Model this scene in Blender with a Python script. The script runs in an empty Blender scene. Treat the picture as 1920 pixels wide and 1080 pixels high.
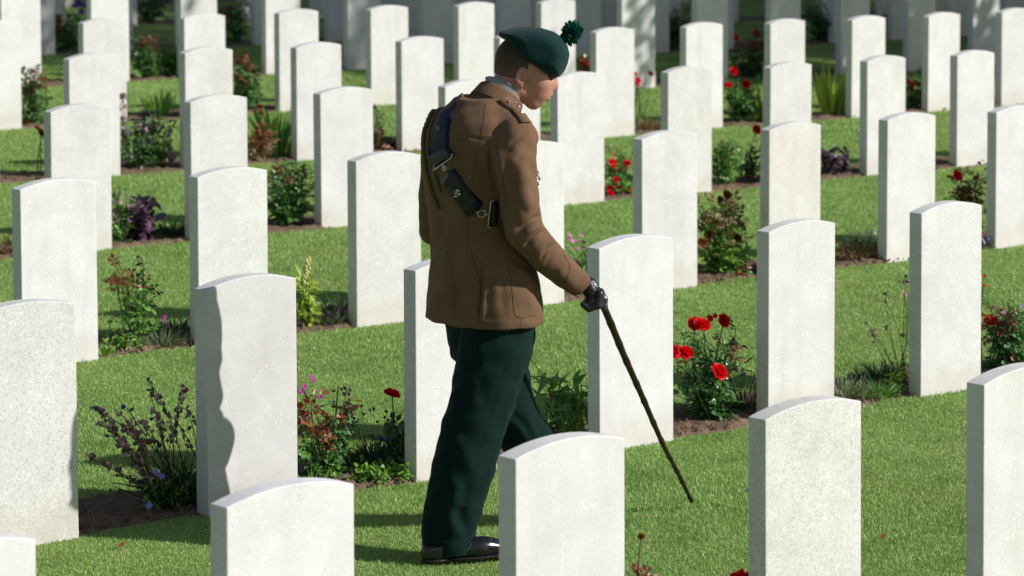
import bpy, math, random
import numpy as np
from mathutils import Vector, Matrix
from mathutils.bvhtree import BVHTree

random.seed(7)
rng = np.random.default_rng(11)
S = bpy.context.scene
COL = S.collection

# ------------------------------------------------------------------ camera, sky, sun, exposure
# world: X along the rows of headstones, Y from row to row (away from the lens), Z up
F_PX, CAM_H = 6096.626, 2.416527504
CR = np.array([0.74828451, -0.66336967, -0.00331204])
CU = np.array([0.04854936, 0.04978326, 0.99757936])
CF = np.array([0.66159901, 0.74663398, -0.06945821])
PPX, PPY = 960.0, -14.444
GX, GY = -0.02110192, 0.00475906
CAM = np.array([0.0, 0.0, CAM_H])

cam_data = bpy.data.cameras.new('camera')
cam = bpy.data.objects.new('camera', cam_data)
COL.objects.link(cam)
cam.matrix_world = Matrix(((CR[0], CU[0], -CF[0], 0), (CR[1], CU[1], -CF[1], 0), (CR[2], CU[2], -CF[2], CAM_H), (0, 0, 0, 1)))
cam_data.sensor_width = 36.0
cam_data.lens = 36.0 * F_PX / 1920.0
cam_data.shift_y = (PPY - 540.0) / 1920.0
cam_data.clip_start = 0.1
cam_data.clip_end = 600
cam_data.dof.use_dof = True
cam_data.dof.focus_distance = 10.75
cam_data.dof.aperture_fstop = 6.3
S.camera = cam

SUN_DIR = Vector((1.035, -1.27, 1.0)).normalized()       # towards the sun
w = bpy.data.worlds.new('World'); S.world = w; w.use_nodes = True
nt = w.node_tree
sky = nt.nodes.new('ShaderNodeTexSky'); sky.sky_type = 'NISHITA'; sky.sun_disc = False
sky.sun_elevation = math.asin(SUN_DIR.z)
sky.sun_rotation = math.atan2(SUN_DIR.x, SUN_DIR.y)
sky.air_density = 1.0; sky.dust_density = 0.6; sky.ozone_density = 1.0
bg = nt.nodes['Background']; bg.inputs[1].default_value = 0.075
hsv = nt.nodes.new('ShaderNodeHueSaturation'); hsv.inputs['Saturation'].default_value = 0.78
nt.links.new(sky.outputs[0], hsv.inputs['Color']); nt.links.new(hsv.outputs[0], bg.inputs[0])
sun_l = bpy.data.lights.new('sun', 'SUN'); sun_l.energy = 4.6; sun_l.angle = math.radians(0.5); sun_l.color = (1.0, 0.975, 0.945)
sun = bpy.data.objects.new('sun', sun_l); COL.objects.link(sun)
sun.rotation_euler = SUN_DIR.to_track_quat('Z', 'Y').to_euler()
S.view_settings.view_transform = 'Standard'
S.view_settings.look = 'None'
S.view_settings.exposure = 0.17
S.view_settings.gamma = 1.0

# ------------------------------------------------------------------ helpers
def gz(x, y):
    return GX * x + GY * y

def at(u, v, Y):
    """photo pixel -> the point of its ray that lies in the upright plane y = Y"""
    d = CF + CR * (u - PPX) / F_PX - CU * (v - PPY) / F_PX
    return CAM + d * (Y / d[1])

def ground_at(u, v):
    d = CF + CR * (u - PPX) / F_PX - CU * (v - PPY) / F_PX
    t = -CAM_H / (d[2] - GX * d[0] - GY * d[1])
    return CAM + t * d

def to_px(P):
    P = np.atleast_2d(P) - CAM
    z = P @ CF
    return np.stack([PPX + F_PX * (P @ CR) / z, PPY - F_PX * (P @ CU) / z], 1)

def tag(o, label=None, cat=None, group=None, kind=None):
    if label: o['label'] = label
    if cat: o['category'] = cat
    if group: o['group'] = group
    if kind: o['kind'] = kind
    return o

def empty(name, loc=(0, 0, 0), label=None, cat=None, group=None):
    o = bpy.data.objects.new(name, None)
    COL.objects.link(o)
    o.location = loc
    o.empty_display_size = 0.1
    return tag(o, label, cat, group)

def link_mesh(name, me, mat=None, parent=None, loc=None):
    o = bpy.data.objects.new(name, me)
    COL.objects.link(o)
    if mat is not None and len(me.materials) == 0: me.materials.append(mat)
    if parent is not None: o.parent = parent
    if loc is not None: o.location = loc
    return o

def np_mesh(name, V, faces, smooth=True):
    """V (n,3); faces a (m,k) array or a list of such arrays"""
    me = bpy.data.meshes.new(name)
    if not isinstance(faces, list): faces = [faces]
    faces = [np.asarray(f, np.int32) for f in faces if len(f)]
    V = np.asarray(V, np.float32)
    me.vertices.add(len(V)); me.vertices.foreach_set('co', V.ravel())
    nl = sum(f.size for f in faces); npoly = sum(len(f) for f in faces)
    me.loops.add(nl); me.polygons.add(npoly)
    me.loops.foreach_set('vertex_index', np.concatenate([f.ravel() for f in faces]))
    tot = np.concatenate([np.full(len(f), f.shape[1], np.int32) for f in faces])
    start = np.concatenate([[0], np.cumsum(tot)[:-1]]).astype(np.int32)
    me.polygons.foreach_set('loop_start', start)
    me.polygons.foreach_set('loop_total', tot)
    me.polygons.foreach_set('use_smooth', np.full(npoly, smooth))
    me.update(calc_edges=True)
    return me

class MB:
    """collects shapes that become ONE mesh object"""
    def __init__(self): self.v = []; self.q = []; self.t = []; self.n = 0
    def add(self, V, quads=None, tris=None):
        V = np.asarray(V, float).reshape(-1, 3)
        if quads is not None and len(quads): self.q.append(np.asarray(quads, int).reshape(-1, 4) + self.n)
        if tris is not None and len(tris): self.t.append(np.asarray(tris, int).reshape(-1, 3) + self.n)
        self.v.append(V); self.n += len(V)
    def tube(self, P, rad, n=6, cap=True):
        P = np.asarray(P, float); m = len(P)
        rad = np.broadcast_to(np.asarray(rad, float), (m,))
        T = np.gradient(P, axis=0); T /= np.linalg.norm(T, axis=1)[:, None] + 1e-12
        a = np.array([0, 0, 1.0]) if abs(T[0][2]) < .9 else np.array([1.0, 0, 0])
        N = np.cross(T[0], a); N /= np.linalg.norm(N)
        V = []
        ang = np.linspace(0, 2 * np.pi, n, endpoint=False)
        for i in range(m):
            N = N - T[i] * (N @ T[i]); N /= np.linalg.norm(N) + 1e-12
            B = np.cross(T[i], N)
            V.append(P[i] + rad[i] * (np.cos(ang)[:, None] * N + np.sin(ang)[:, None] * B))
        V = np.concatenate(V)
        Q = [(i * n + j, i * n + (j + 1) % n, (i + 1) * n + (j + 1) % n, (i + 1) * n + j) for i in range(m - 1) for j in range(n)]
        Tt = []
        if cap:
            V = np.concatenate([V, P[:1], P[-1:]])
            for j in range(n):
                Tt.append((m * n, (j + 1) % n, j)); Tt.append((m * n + 1, (m - 1) * n + j, (m - 1) * n + (j + 1) % n))
        self.add(V, Q, Tt)
    def leaf(self, p, d, nrm, L, W, fold=.18, droop=.15, pos=.42):
        d = d / (np.linalg.norm(d) + 1e-9)
        s = np.cross(nrm, d); s /= np.linalg.norm(s) + 1e-9
        n = np.cross(d, s)
        m = p + d * L * pos
        V = [p, m + s * W / 2 + n * W * fold, m, m - s * W / 2 + n * W * fold, p + d * L - n * L * droop,
             p + d * L * .75 + s * W * .33 + n * (W * fold * .6 - L * droop * .4), p + d * L * .75 - n * L * droop * .45, p + d * L * .75 - s * W * .33 + n * (W * fold * .6 - L * droop * .4)]
        self.add(V, [(2, 1, 5, 6), (2, 6, 7, 3)], [(0, 1, 2), (0, 2, 3), (5, 4, 6), (6, 4, 7)])
    def blade(self, p, d, L, W, bend=.3, side=None, seg=4, keep=.0):
        """a long narrow leaf that bends over"""
        d = d / np.linalg.norm(d)
        if side is None: side = np.cross(d, np.array([rng.normal(), rng.normal(), rng.normal() * .3]))
        side = side / (np.linalg.norm(side) + 1e-9)
        h = np.array([d[0], d[1], 0]); hn = np.linalg.norm(h)
        h = h / hn if hn > .02 else np.array([1.0, 0, 0])
        V = []; Q = []
        for i in range(seg + 1):
            t = i / seg
            c = p + d * L * t + (h * .5 - np.array([0, 0, .6])) * bend * L * t * t
            ww = W * (1 - t ** 2.2 * (1 - keep)) * (.75 + .5 * min(t * 2, 1) * .5)
            V += [c - side * ww / 2, c + side * ww / 2]
            if i: Q.append((2 * i - 2, 2 * i - 1, 2 * i + 1, 2 * i))
        self.add(V, Q)
    def blob(self, c, r, n=0):
        k = np.array([(1, 0, 0), (-1, 0, 0), (0, 1, 0), (0, -1, 0), (0, 0, 1), (0, 0, -1)], float)
        k = k * (1 + rng.uniform(-.25, .25, (6, 1)))
        R = np.linalg.qr(rng.normal(size=(3, 3)))[0]
        f = [(0, 2, 4), (2, 1, 4), (1, 3, 4), (3, 0, 4), (2, 0, 5), (1, 2, 5), (3, 1, 5), (0, 3, 5)]
        self.add(np.asarray(c) + (k * np.asarray(r)) @ R.T, None, f)
    def mesh(self, name, smooth=True):
        fs = []
        if self.q: fs.append(np.concatenate(self.q))
        if self.t: fs.append(np.concatenate(self.t))
        return np_mesh(name, np.concatenate(self.v), fs, smooth)
    def build(self, name, mat, parent=None, smooth=True, loc=None):
        return link_mesh(name, self.mesh(name, smooth), mat, parent, loc)

# ------------------------------------------------------------------ materials
def new_mat(name):
    m = bpy.data.materials.new(name); m.use_nodes = True
    n = m.node_tree.nodes; l = m.node_tree.links
    return m, n, l, n['Principled BSDF']

def N(n, typ, **kw):
    x = n.new(typ)
    for k, v in kw.items(): setattr(x, k, v)
    return x

def ramp(n, l, src, stops):
    r = n.new('ShaderNodeValToRGB')
    e = r.color_ramp.elements
    while len(e) > 1: e.remove(e[-1])
    e[0].position = stops[0][0]; e[0].color = (*stops[0][1], 1)
    for p, c in stops[1:]:
        k = e.new(p); k.color = (*c, 1)
    l.new(src, r.inputs[0])
    return r.outputs[0]

def g3(v): return (v, v, v)

def noise(n, l, vec, scale, detail=3, rough=.55, dist=0):
    x = n.new('ShaderNodeTexNoise'); x.inputs['Scale'].default_value = scale
    x.inputs['Detail'].default_value = detail; x.inputs['Roughness'].default_value = rough; x.inputs['Distortion'].default_value = dist
    if vec is not None: l.new(vec, x.inputs['Vector'])
    return x.outputs['Fac']

def mix(n, l, a, b, f, mode='MIX'):
    x = n.new('ShaderNodeMix'); x.data_type = 'RGBA'; x.blend_type = mode
    for s, v in ((x.inputs[6], a), (x.inputs[7], b), (x.inputs[0], f)):
        if hasattr(v, 'is_output'): l.new(v, s)
        else: s.default_value = (*v, 1) if isinstance(v, tuple) else v
    return x.outputs[2]

def math_n(n, l, op, a, b=0.0):
    x = n.new('ShaderNodeMath'); x.operation = op
    for s, v in zip(x.inputs, (a, b)):
        if hasattr(v, 'is_output'): l.new(v, s)
        else: s.default_value = v
    return x.outputs[0]

def bump(n, l, bs, h, strength, dist=.01):
    b = n.new('ShaderNodeBump'); b.inputs['Strength'].default_value = strength; b.inputs['Distance'].default_value = dist
    l.new(h, b.inputs['Height']); l.new(b.outputs[0], bs.inputs['Normal'])

def leaf_mat(name, cols, rough=.45, trans=.35, spec=.5, tcol=None):
    """leaf colour varies leaf by leaf; light passes through"""
    m, n, l, bs = new_mat(name)
    geo = N(n, 'ShaderNodeNewGeometry')
    st = [(i / max(1, len(cols) - 1), c) for i, c in enumerate(cols)]
    c = ramp(n, l, geo.outputs['Random Per Island'], st)
    l.new(c, bs.inputs['Base Color'])
    bs.inputs['Roughness'].default_value = rough
    bs.inputs['Specular IOR Level'].default_value = spec
    if trans > 0:
        tr = N(n, 'ShaderNodeBsdfTranslucent')
        hs = N(n, 'ShaderNodeHueSaturation'); hs.inputs['Saturation'].default_value = 1.1; hs.inputs['Value'].default_value = 1.3
        l.new(c, hs.inputs['Color']); l.new(hs.outputs[0], tr.inputs['Color'])
        mx = N(n, 'ShaderNodeMixShader'); mx.inputs[0].default_value = trans
        l.new(bs.outputs[0], mx.inputs[1]); l.new(tr.outputs[0], mx.inputs[2])
        l.new(mx.outputs[0], n['Material Output'].inputs['Surface'])
    return m

def plain_mat(name, col, rough=.5, spec=.5, metal=0, coat=0, nscale=0, namp=.1, bscale=0, bstr=.2, sheen=0):
    m, n, l, bs = new_mat(name)
    tc = N(n, 'ShaderNodeTexCoord').outputs['Object']
    bs.inputs['Roughness'].default_value = rough; bs.inputs['Specular IOR Level'].default_value = spec
    bs.inputs['Metallic'].default_value = metal; bs.inputs['Coat Weight'].default_value = coat
    bs.inputs['Sheen Weight'].default_value = sheen
    if nscale:
        f = noise(n, l, tc, nscale)
        l.new(ramp(n, l, f, [(.3, tuple(c * (1 - namp) for c in col)), (.7, tuple(c * (1 + namp) for c in col))]), bs.inputs['Base Color'])
    else: bs.inputs['Base Color'].default_value = (*col, 1)
    if bscale: bump(n, l, bs, noise(n, l, tc, bscale, 4), bstr, .004)
    return m

def stone_material():
    m, n, l, bs = new_mat('portland_stone')
    tc = N(n, 'ShaderNodeTexCoord').outputs['Object']
    oi = N(n, 'ShaderNodeObjectInfo')
    off = N(n, 'ShaderNodeVectorMath', operation='MULTIPLY_ADD')
    cmb = N(n, 'ShaderNodeCombineXYZ')
    for i in range(3): l.new(oi.outputs['Random'], cmb.inputs[i])
    off.inputs[1].default_value = (37, 53, 71)
    l.new(cmb.outputs[0], off.inputs[0]); l.new(tc, off.inputs[2])
    p = off.outputs[0]
    big = noise(n, l, p, 5, 4, .6, .4)
    c = ramp(n, l, big, [(.3, (.625, .612, .602)), (.55, (.69, .681, .673)), (.75, (.745, .738, .732))])
    # shell flecks: short curved pale and grey marks
    vo = N(n, 'ShaderNodeTexVoronoi', feature='DISTANCE_TO_EDGE'); vo.inputs['Scale'].default_value = 62
    dn = N(n, 'ShaderNodeVectorMath', operation='ADD')
    nn = N(n, 'ShaderNodeTexNoise'); nn.inputs['Scale'].default_value = 26; nn.inputs['Detail'].default_value = 3
    l.new(p, nn.inputs['Vector'])
    sc = N(n, 'ShaderNodeVectorMath', operation='SCALE'); sc.inputs['Scale'].default_value = .045
    l.new(nn.outputs['Color'], sc.inputs[0]); l.new(p, dn.inputs[0]); l.new(sc.outputs[0], dn.inputs[1])
    l.new(dn.outputs[0], vo.inputs['Vector'])
    line = ramp(n, l, vo.outputs['Distance'], [(0, g3(1)), (.07, g3(.0))])
    gate = ramp(n, l, noise(n, l, p, 17, 2), [(.48, g3(0)), (.60, g3(1))])
    lm = mix(n, l, g3(0), line, gate)
    grain = ramp(n, l, noise(n, l, p, 120, 3, .7, 1.6), [(.40, g3(1)), (.50, g3(0))])
    ga = math_n(n, l, 'MULTIPLY', grain, oi.outputs['Alpha'])
    c = mix(n, l, c, (.42, .405, .375), math_n(n, l, 'MULTIPLY', ga, .75))
    c = mix(n, l, c, (.84, .83, .81), math_n(n, l, 'MULTIPLY', lm, .8))
    dark = ramp(n, l, noise(n, l, p, 34, 5, .7, 1.8), [(.34, g3(1)), (.42, g3(0))])
    c = mix(n, l, c, (.50, .47, .43), math_n(n, l, 'MULTIPLY', dark, math_n(n, l, 'MULTIPLY', gate, .45)))
    # pale scuffs low on the face
    scuff = ramp(n, l, noise(n, l, p, 11, 6, .7, .6), [(.60, g3(0)), (.70, g3(1))])
    c = mix(n, l, c, (.82, .815, .80), math_n(n, l, 'MULTIPLY', scuff, .35))
    c = mix(n, l, c, oi.outputs['Color'], 1.0, 'MULTIPLY')
    sm = N(n, 'ShaderNodeMapping'); sm.inputs['Scale'].default_value = (14, 14, .9); l.new(p, sm.inputs['Vector'])
    streak = ramp(n, l, noise(n, l, sm.outputs[0], 1.0, 5, .6), [(.50, g3(0)), (.72, g3(1))])
    c = mix(n, l, c, (.50, .49, .46), math_n(n, l, 'MULTIPLY', streak, .28))
    # rain splash and earth at the foot, faint green-grey growth
    sep = N(n, 'ShaderNodeSeparateXYZ'); l.new(tc, sep.inputs[0])
    wob = math_n(n, l, 'ADD', sep.outputs['Z'], math_n(n, l, 'MULTIPLY', noise(n, l, p, 9, 4, .65), -.16))
    st = ramp(n, l, wob, [(0, g3(.20)), (.035, g3(.06)), (.09, g3(0))])
    mp = N(n, 'ShaderNodeMapRange'); 
    c = mix(n, l, c, (.47, .34, .25), st)
    l.new(c, bs.inputs['Base Color'])
    bs.inputs['Roughness'].default_value = .85; bs.inputs['Specular IOR Level'].default_value = .25
    h = math_n(n, l, 'ADD', noise(n, l, p, 140, 4, .7), math_n(n, l, 'MULTIPLY', lm, .6))
    bump(n, l, bs, h, .35, .002)
    return m

M = {}
M['stone'] = stone_material()

def soil_material():
    m, n, l, bs = new_mat('bed_soil')
    tc = N(n, 'ShaderNodeTexCoord').outputs['Object']
    f = noise(n, l, tc, 22, 6, .7); f2 = noise(n, l, tc, 140, 4, .7)
    c = ramp(n, l, f, [(.3, (.11, .075, .05)), (.5, (.21, .145, .095)), (.72, (.31, .22, .15))])
    c = mix(n, l, c, (.08, .055, .04), math_n(n, l, 'MULTIPLY', ramp(n, l, f2, [(.4, g3(1)), (.55, g3(0))]), .5))
    l.new(c, bs.inputs['Base Color']); bs.inputs['Roughness'].default_value = .95; bs.inputs['Specular IOR Level'].default_value = .1
    bump(n, l, bs, f2, .8, .01)
    return m
M['soil'] = soil_material()

def turf_material():
    m, n, l, bs = new_mat('turf')
    tc = N(n, 'ShaderNodeTexCoord').outputs['Object']
    f = noise(n, l, tc, 1.6, 5, .6); f2 = noise(n, l, tc, 60, 5, .75)
    c = ramp(n, l, f, [(.3, (.17, .28, .065)), (.55, (.24, .36, .09)), (.75, (.32, .37, .13))])
    c = mix(n, l, c, (.05, .085, .02), math_n(n, l, 'MULTIPLY', ramp(n, l, f2, [(.35, g3(1)), (.6, g3(0))]), .4))
    l.new(c, bs.inputs['Base Color']); bs.inputs['Roughness'].default_value = .9; bs.inputs['Specular IOR Level'].default_value = .15
    bump(n, l, bs, f2, .6, .02)
    return m
M['turf'] = turf_material()

def blade_material():
    m, n, l, bs = new_mat('lawn_blades')
    geo = N(n, 'ShaderNodeNewGeometry')
    c1 = ramp(n, l, geo.outputs['Random Per Island'], [(0, (.19, .36, .075)), (.35, (.27, .45, .105)), (.7, (.36, .53, .15)), (.9, (.46, .58, .22)), (.96, (.60, .56, .30)), (1, (.64, .58, .34))])
    pat = noise(n, l, geo.outputs['Position'], 1.7, 4, .6)
    c = mix(n, l, c1, (.44, .42, .15), math_n(n, l, 'MULTIPLY', ramp(n, l, pat, [(.52, g3(0)), (.72, g3(1))]), .5))
    pat2 = noise(n, l, geo.outputs['Position'], 4.5, 3, .6)
    c = mix(n, l, c, (.10, .22, .03), math_n(n, l, 'MULTIPLY', ramp(n, l, pat2, [(.5, g3(0)), (.66, g3(1))]), .4))
    l.new(c, bs.inputs['Base Color']); bs.inputs['Roughness'].default_value = .5; bs.inputs['Specular IOR Level'].default_value = .35
    tr = N(n, 'ShaderNodeBsdfTranslucent'); l.new(c, tr.inputs['Color'])
    mx = N(n, 'ShaderNodeMixShader'); mx.inputs[0].default_value = .3
    l.new(bs.outputs[0], mx.inputs[1]); l.new(tr.outputs[0], mx.inputs[2]); l.new(mx.outputs[0], n['Material Output'].inputs['Surface'])
    return m
M['blade'] = blade_material()

M['rose_leaf'] = leaf_mat('rose_leaf', [(0.0486, 0.1105, 0.0309), (0.0774, 0.1878, 0.0442), (0.1216, 0.2652, 0.0663), (0.0884, 0.1989, 0.0619)], .32, .22, .6)
M['red_leaf'] = leaf_mat('young_red_leaf', [(0.162, 0.0405, 0.0243), (0.27, 0.081, 0.0338), (0.1755, 0.0945, 0.0338), (0.1215, 0.0338, 0.027)], .4, .25, .5)
M['bright_leaf'] = leaf_mat('bright_green_leaf', [(0.125, 0.275, 0.0375), (0.2, 0.375, 0.0625), (0.25, 0.4125, 0.0875)], .45, .35, .4)
M['lime_leaf'] = leaf_mat('lime_leaf', [(0.299, 0.414, 0.0575), (0.414, 0.529, 0.092), (0.345, 0.46, 0.0805)], .5, .35, .4)
M['grey_leaf'] = leaf_mat('grey_green_leaf', [(0.126, 0.168, 0.084), (0.196, 0.238, 0.126), (0.28, 0.294, 0.168)], .6, .2, .3)
M['mid_leaf'] = leaf_mat('mid_green_leaf', [(0.0864, 0.1944, 0.0432), (0.1512, 0.324, 0.0648), (0.216, 0.4104, 0.0864)], .4, .3, .5)
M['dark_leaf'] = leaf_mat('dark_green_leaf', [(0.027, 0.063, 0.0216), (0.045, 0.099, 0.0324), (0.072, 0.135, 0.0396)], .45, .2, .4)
M['purple_leaf'] = leaf_mat('purple_leaf', [(0.0525, 0.027, 0.045), (0.09, 0.045, 0.0825), (0.165, 0.0975, 0.165), (0.075, 0.033, 0.0525)], .35, .12, .6)
M['dry_leaf'] = leaf_mat('dry_leaf', [(0.224, 0.14, 0.07), (0.35, 0.238, 0.126), (0.168, 0.112, 0.056), (0.21, 0.196, 0.084)], .7, .2, .2)
M['stem'] = plain_mat('green_stem', (.07, .12, .035), .55, .3, nscale=9, namp=.3)
M['red_stem'] = plain_mat('reddish_stem', (.11, .055, .03), .55, .3, nscale=9, namp=.3)
M['dry_stem'] = plain_mat('dry_stem', (.10, .075, .045), .7, .2, nscale=9, namp=.35)
M['red_petal'] = leaf_mat('red_petal', [(.72, .010, .016), (.85, .022, .03), (.6, .006, .014)], .45, .25, .3)
M['poppy'] = leaf_mat('scarlet_petal', [(.65, .03, .012), (.7, .06, .02)], .5, .3, .3)
M['dead_petal'] = leaf_mat('faded_petal', [(.22, .07, .03), (.3, .12, .05), (.18, .05, .03)], .6, .2, .2)
M['magenta'] = leaf_mat('magenta_petal', [(.42, .03, .30), (.5, .06, .42), (.34, .02, .22)], .5, .3, .3)
M['pink'] = leaf_mat('pink_petal', [(.62, .25, .42), (.55, .17, .38), (.68, .40, .50)], .5, .3, .3)
M['palepink'] = leaf_mat('pale_pink_petal', [(.7, .5, .5), (.72, .6, .55), (.6, .38, .42)], .5, .3, .3)
M['white_petal'] = leaf_mat('white_petal', [(.78, .76, .7), (.74, .7, .66)], .5, .3, .3)
M['violet'] = leaf_mat('violet_petal', [(.10, .04, .30), (.16, .05, .40), (.07, .03, .2)], .5, .3, .3)
M['bluestar'] = leaf_mat('blue_petal', [(.22, .24, .68), (.3, .3, .75)], .5, .3, .3)
M['lilac'] = leaf_mat('lilac_petal', [(.42, .34, .62), (.5, .42, .68)], .5, .3, .3)
M['cream'] = leaf_mat('cream_bell', [(.72, .70, .32), (.66, .66, .24)], .5, .3, .3)
M['orange'] = leaf_mat('orange_petal', [(.75, .3, .02), (.7, .22, .02)], .5, .3, .3)
M['seed'] = leaf_mat('seed_head', [(.09, .055, .055), (.18, .11, .10), (.46, .30, .25), (.62, .45, .39)], .7, .05, .2)
M['darkseed'] = leaf_mat('dark_seed_head', [(.03, .025, .03), (.05, .035, .04)], .7, .05, .2)
# ------------------------------------------------------------------ lattice of rows
ROW_Y = {1: 6.030, 2: 8.7396, 3: 11.475, 4: 14.229, 5: 16.988, 6: 19.731}
ROW_X = {1: 2.650, 2: 4.572, 3: 6.5135, 4: 8.4835, 5: 10.4476, 6: 12.4048}
for k in range(7, 13):
    ROW_Y[k] = ROW_Y[6] + 2.748 * (k - 6); ROW_X[k] = ROW_X[6] + 1.9575 * (k - 6)
PITCH = 0.900579
SW, ST, SH, SAP = 0.381, 0.066, 0.7581, 0.027
ADJ = {(1, 2): (.0052, .0108, 0), (1, 4): (.0039, .0024, 0), (1, 5): (0, -.003, -.0015), (2, 1): (-.0044, -.008, .002), (2, 2): (-.0127, -.0185, .0094),
       (2, 4): (-.0218, -.0224, .0055), (2, 6): (-.005, 0, .001), (3, 1): (-.005, -.0136, 0), (3, 3): (.001, 0, .004), (3, 5): (-.018, -.023, .003),
       (3, 6): (0, 0, -.0036), (3, 7): (-.0115, -.0067, -.001), (3, 8): (-.009, .007, -.008), (4, 1): (.003, 0, -.006), (4, 3): (.017, .029, -.0026),
       (4, 8): (.0257, .018, -.007), (4, 9): (.026, .0265, -.008), (5, 1): (-.006, -.012, -.005), (5, 2): (-.0065, .0036, -.002), (5, 3): (.014, .024, -.006),
       (5, 4): (.0245, .0315, 0), (5, 6): (0, -.0076, .003), (5, 7): (.022, .011, .0065), (5, 8): (.001, -.002, .004), (5, 9): (.0085, .004, -.001),
       (5, 10): (.001, .006, -.003), (6, 1): (0, -.004, -.014), (6, 3): (.009, .016, -.003), (6, 4): (.019, .023, -.004), (6, 5): (.001, -.002, 0)}

# ------------------------------------------------------------------ ground: one sheet to the horizon, soil beds, mown grass
def bed_front(R, x):
    return ROW_Y[R] + .004 + .018 * np.sin(x * 3.1 + R) + .012 * np.sin(x * 8.7 + 2 * R) + .008 * np.sin(x * 23 + R)
def bed_back(R, x):
    return ROW_Y[R] + .47 + .03 * np.sin(x * 2.3 + 2 * R) + .015 * np.sin(x * 9.1 + R)

nx = np.concatenate([[-400, -150, -60, -20], np.linspace(-8, 40, 60), [60, 110, 200, 400]])
ny = np.concatenate([[-400, -150, -60, -20], np.linspace(-4, 55, 70), [70, 110, 200, 400]])
X, Y = np.meshgrid(nx, ny, indexing='ij')
Z = gz(np.clip(X, -20, 60), np.clip(Y, -20, 70))
a, b = X.shape
idx = np.arange(a * b).reshape(a, b)
Q = np.stack([idx[:-1, :-1], idx[1:, :-1], idx[1:, 1:], idx[:-1, 1:]], -1).reshape(-1, 4)
ground = link_mesh('ground', np_mesh('ground', np.stack([X, Y, Z], -1).reshape(-1, 3), Q), M['turf'])
tag(ground, kind='structure')

def fbm(x, y, seed=0, base=6.0, octv=5):
    """cheap value noise sum for lumps of earth"""
    out = np.zeros_like(x); amp = 1.0; tot = 0
    r = np.random.default_rng(seed)
    for o in range(octv):
        s = base * 2 ** o
        T = r.random((64, 64))
        u, v = x * s, y * s
        i, j = np.floor(u).astype(int), np.floor(v).astype(int)
        fu, fv = u - i, v - j
        fu = fu * fu * (3 - 2 * fu); fv = fv * fv * (3 - 2 * fv)
        g = lambda p, q: T[p % 64, q % 64]
        out += amp * ((g(i, j) * (1 - fu) + g(i + 1, j) * fu) * (1 - fv) + (g(i, j + 1) * (1 - fu) + g(i + 1, j + 1) * fu) * fv)
        tot += amp; amp *= .55
    return out / tot

def row_span(R):
    """x range of a row the photograph can see, with a margin"""
    Y0 = ROW_Y[R]
    x0 = at(0, 400, Y0)[0] - 1.0
    x1 = at(1920, 400, Y0)[0] + 1.2
    return x0, x1

for R in range(1, 13):
    x0, x1 = row_span(R)
    step = .012 if R <= 3 else (.02 if R <= 6 else .05)
    xs = np.arange(x0, x1, step); n_t = 44 if R <= 3 else (26 if R <= 6 else 12)
    ts = np.linspace(0, 1, n_t)
    Xb = np.repeat(xs[:, None], n_t, 1)
    Yb = bed_front(R, xs)[:, None] * (1 - ts) + bed_back(R, xs)[:, None] * ts
    edge = np.minimum(ts, 1 - ts) * 2
    lump = fbm(Xb, Yb, R, 7, 5)
    clod = np.clip(fbm(Xb, Yb, R + 50, 26, 3) - .5, 0, 1)
    Zb = gz(Xb, Yb) + np.clip(edge * 6, 0, 1)[None] * (.006 + .020 * (lump - .28) + .055 * clod) - .012 * (1 - np.clip(edge * 6, 0, 1))[None]
    a, b = Xb.shape; idx = np.arange(a * b).reshape(a, b)
    Q = np.stack([idx[:-1, :-1], idx[1:, :-1], idx[1:, 1:], idx[:-1, 1:]], -1).reshape(-1, 4)
    tag(link_mesh('soil_bed', np_mesh('soil_bed', np.stack([Xb, Yb, Zb], -1).reshape(-1, 3), Q), M['soil']), kind='structure')

clods = MB()
for R in range(1, 6):
    x0, x1 = row_span(R)
    for _ in range(int((x1 - x0) * (170 if R <= 3 else 60))):
        x = rng.uniform(x0, x1); t = rng.random() ** 1.6
        y = bed_front(R, x) * (1 - t) + bed_back(R, x) * t + rng.uniform(-.012, .012)
        r = .004 + .011 * rng.random() ** 2.5
        clods.blob((x, y, gz(x, y) + .012 + .01 * rng.random()), (r, r * .9, r * .7))
tag(clods.build('soil_clods', M['soil'], smooth=False), 'small crumbs of pale brown earth lying on the flower beds', 'soil crumbs', kind='stuff')

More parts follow.
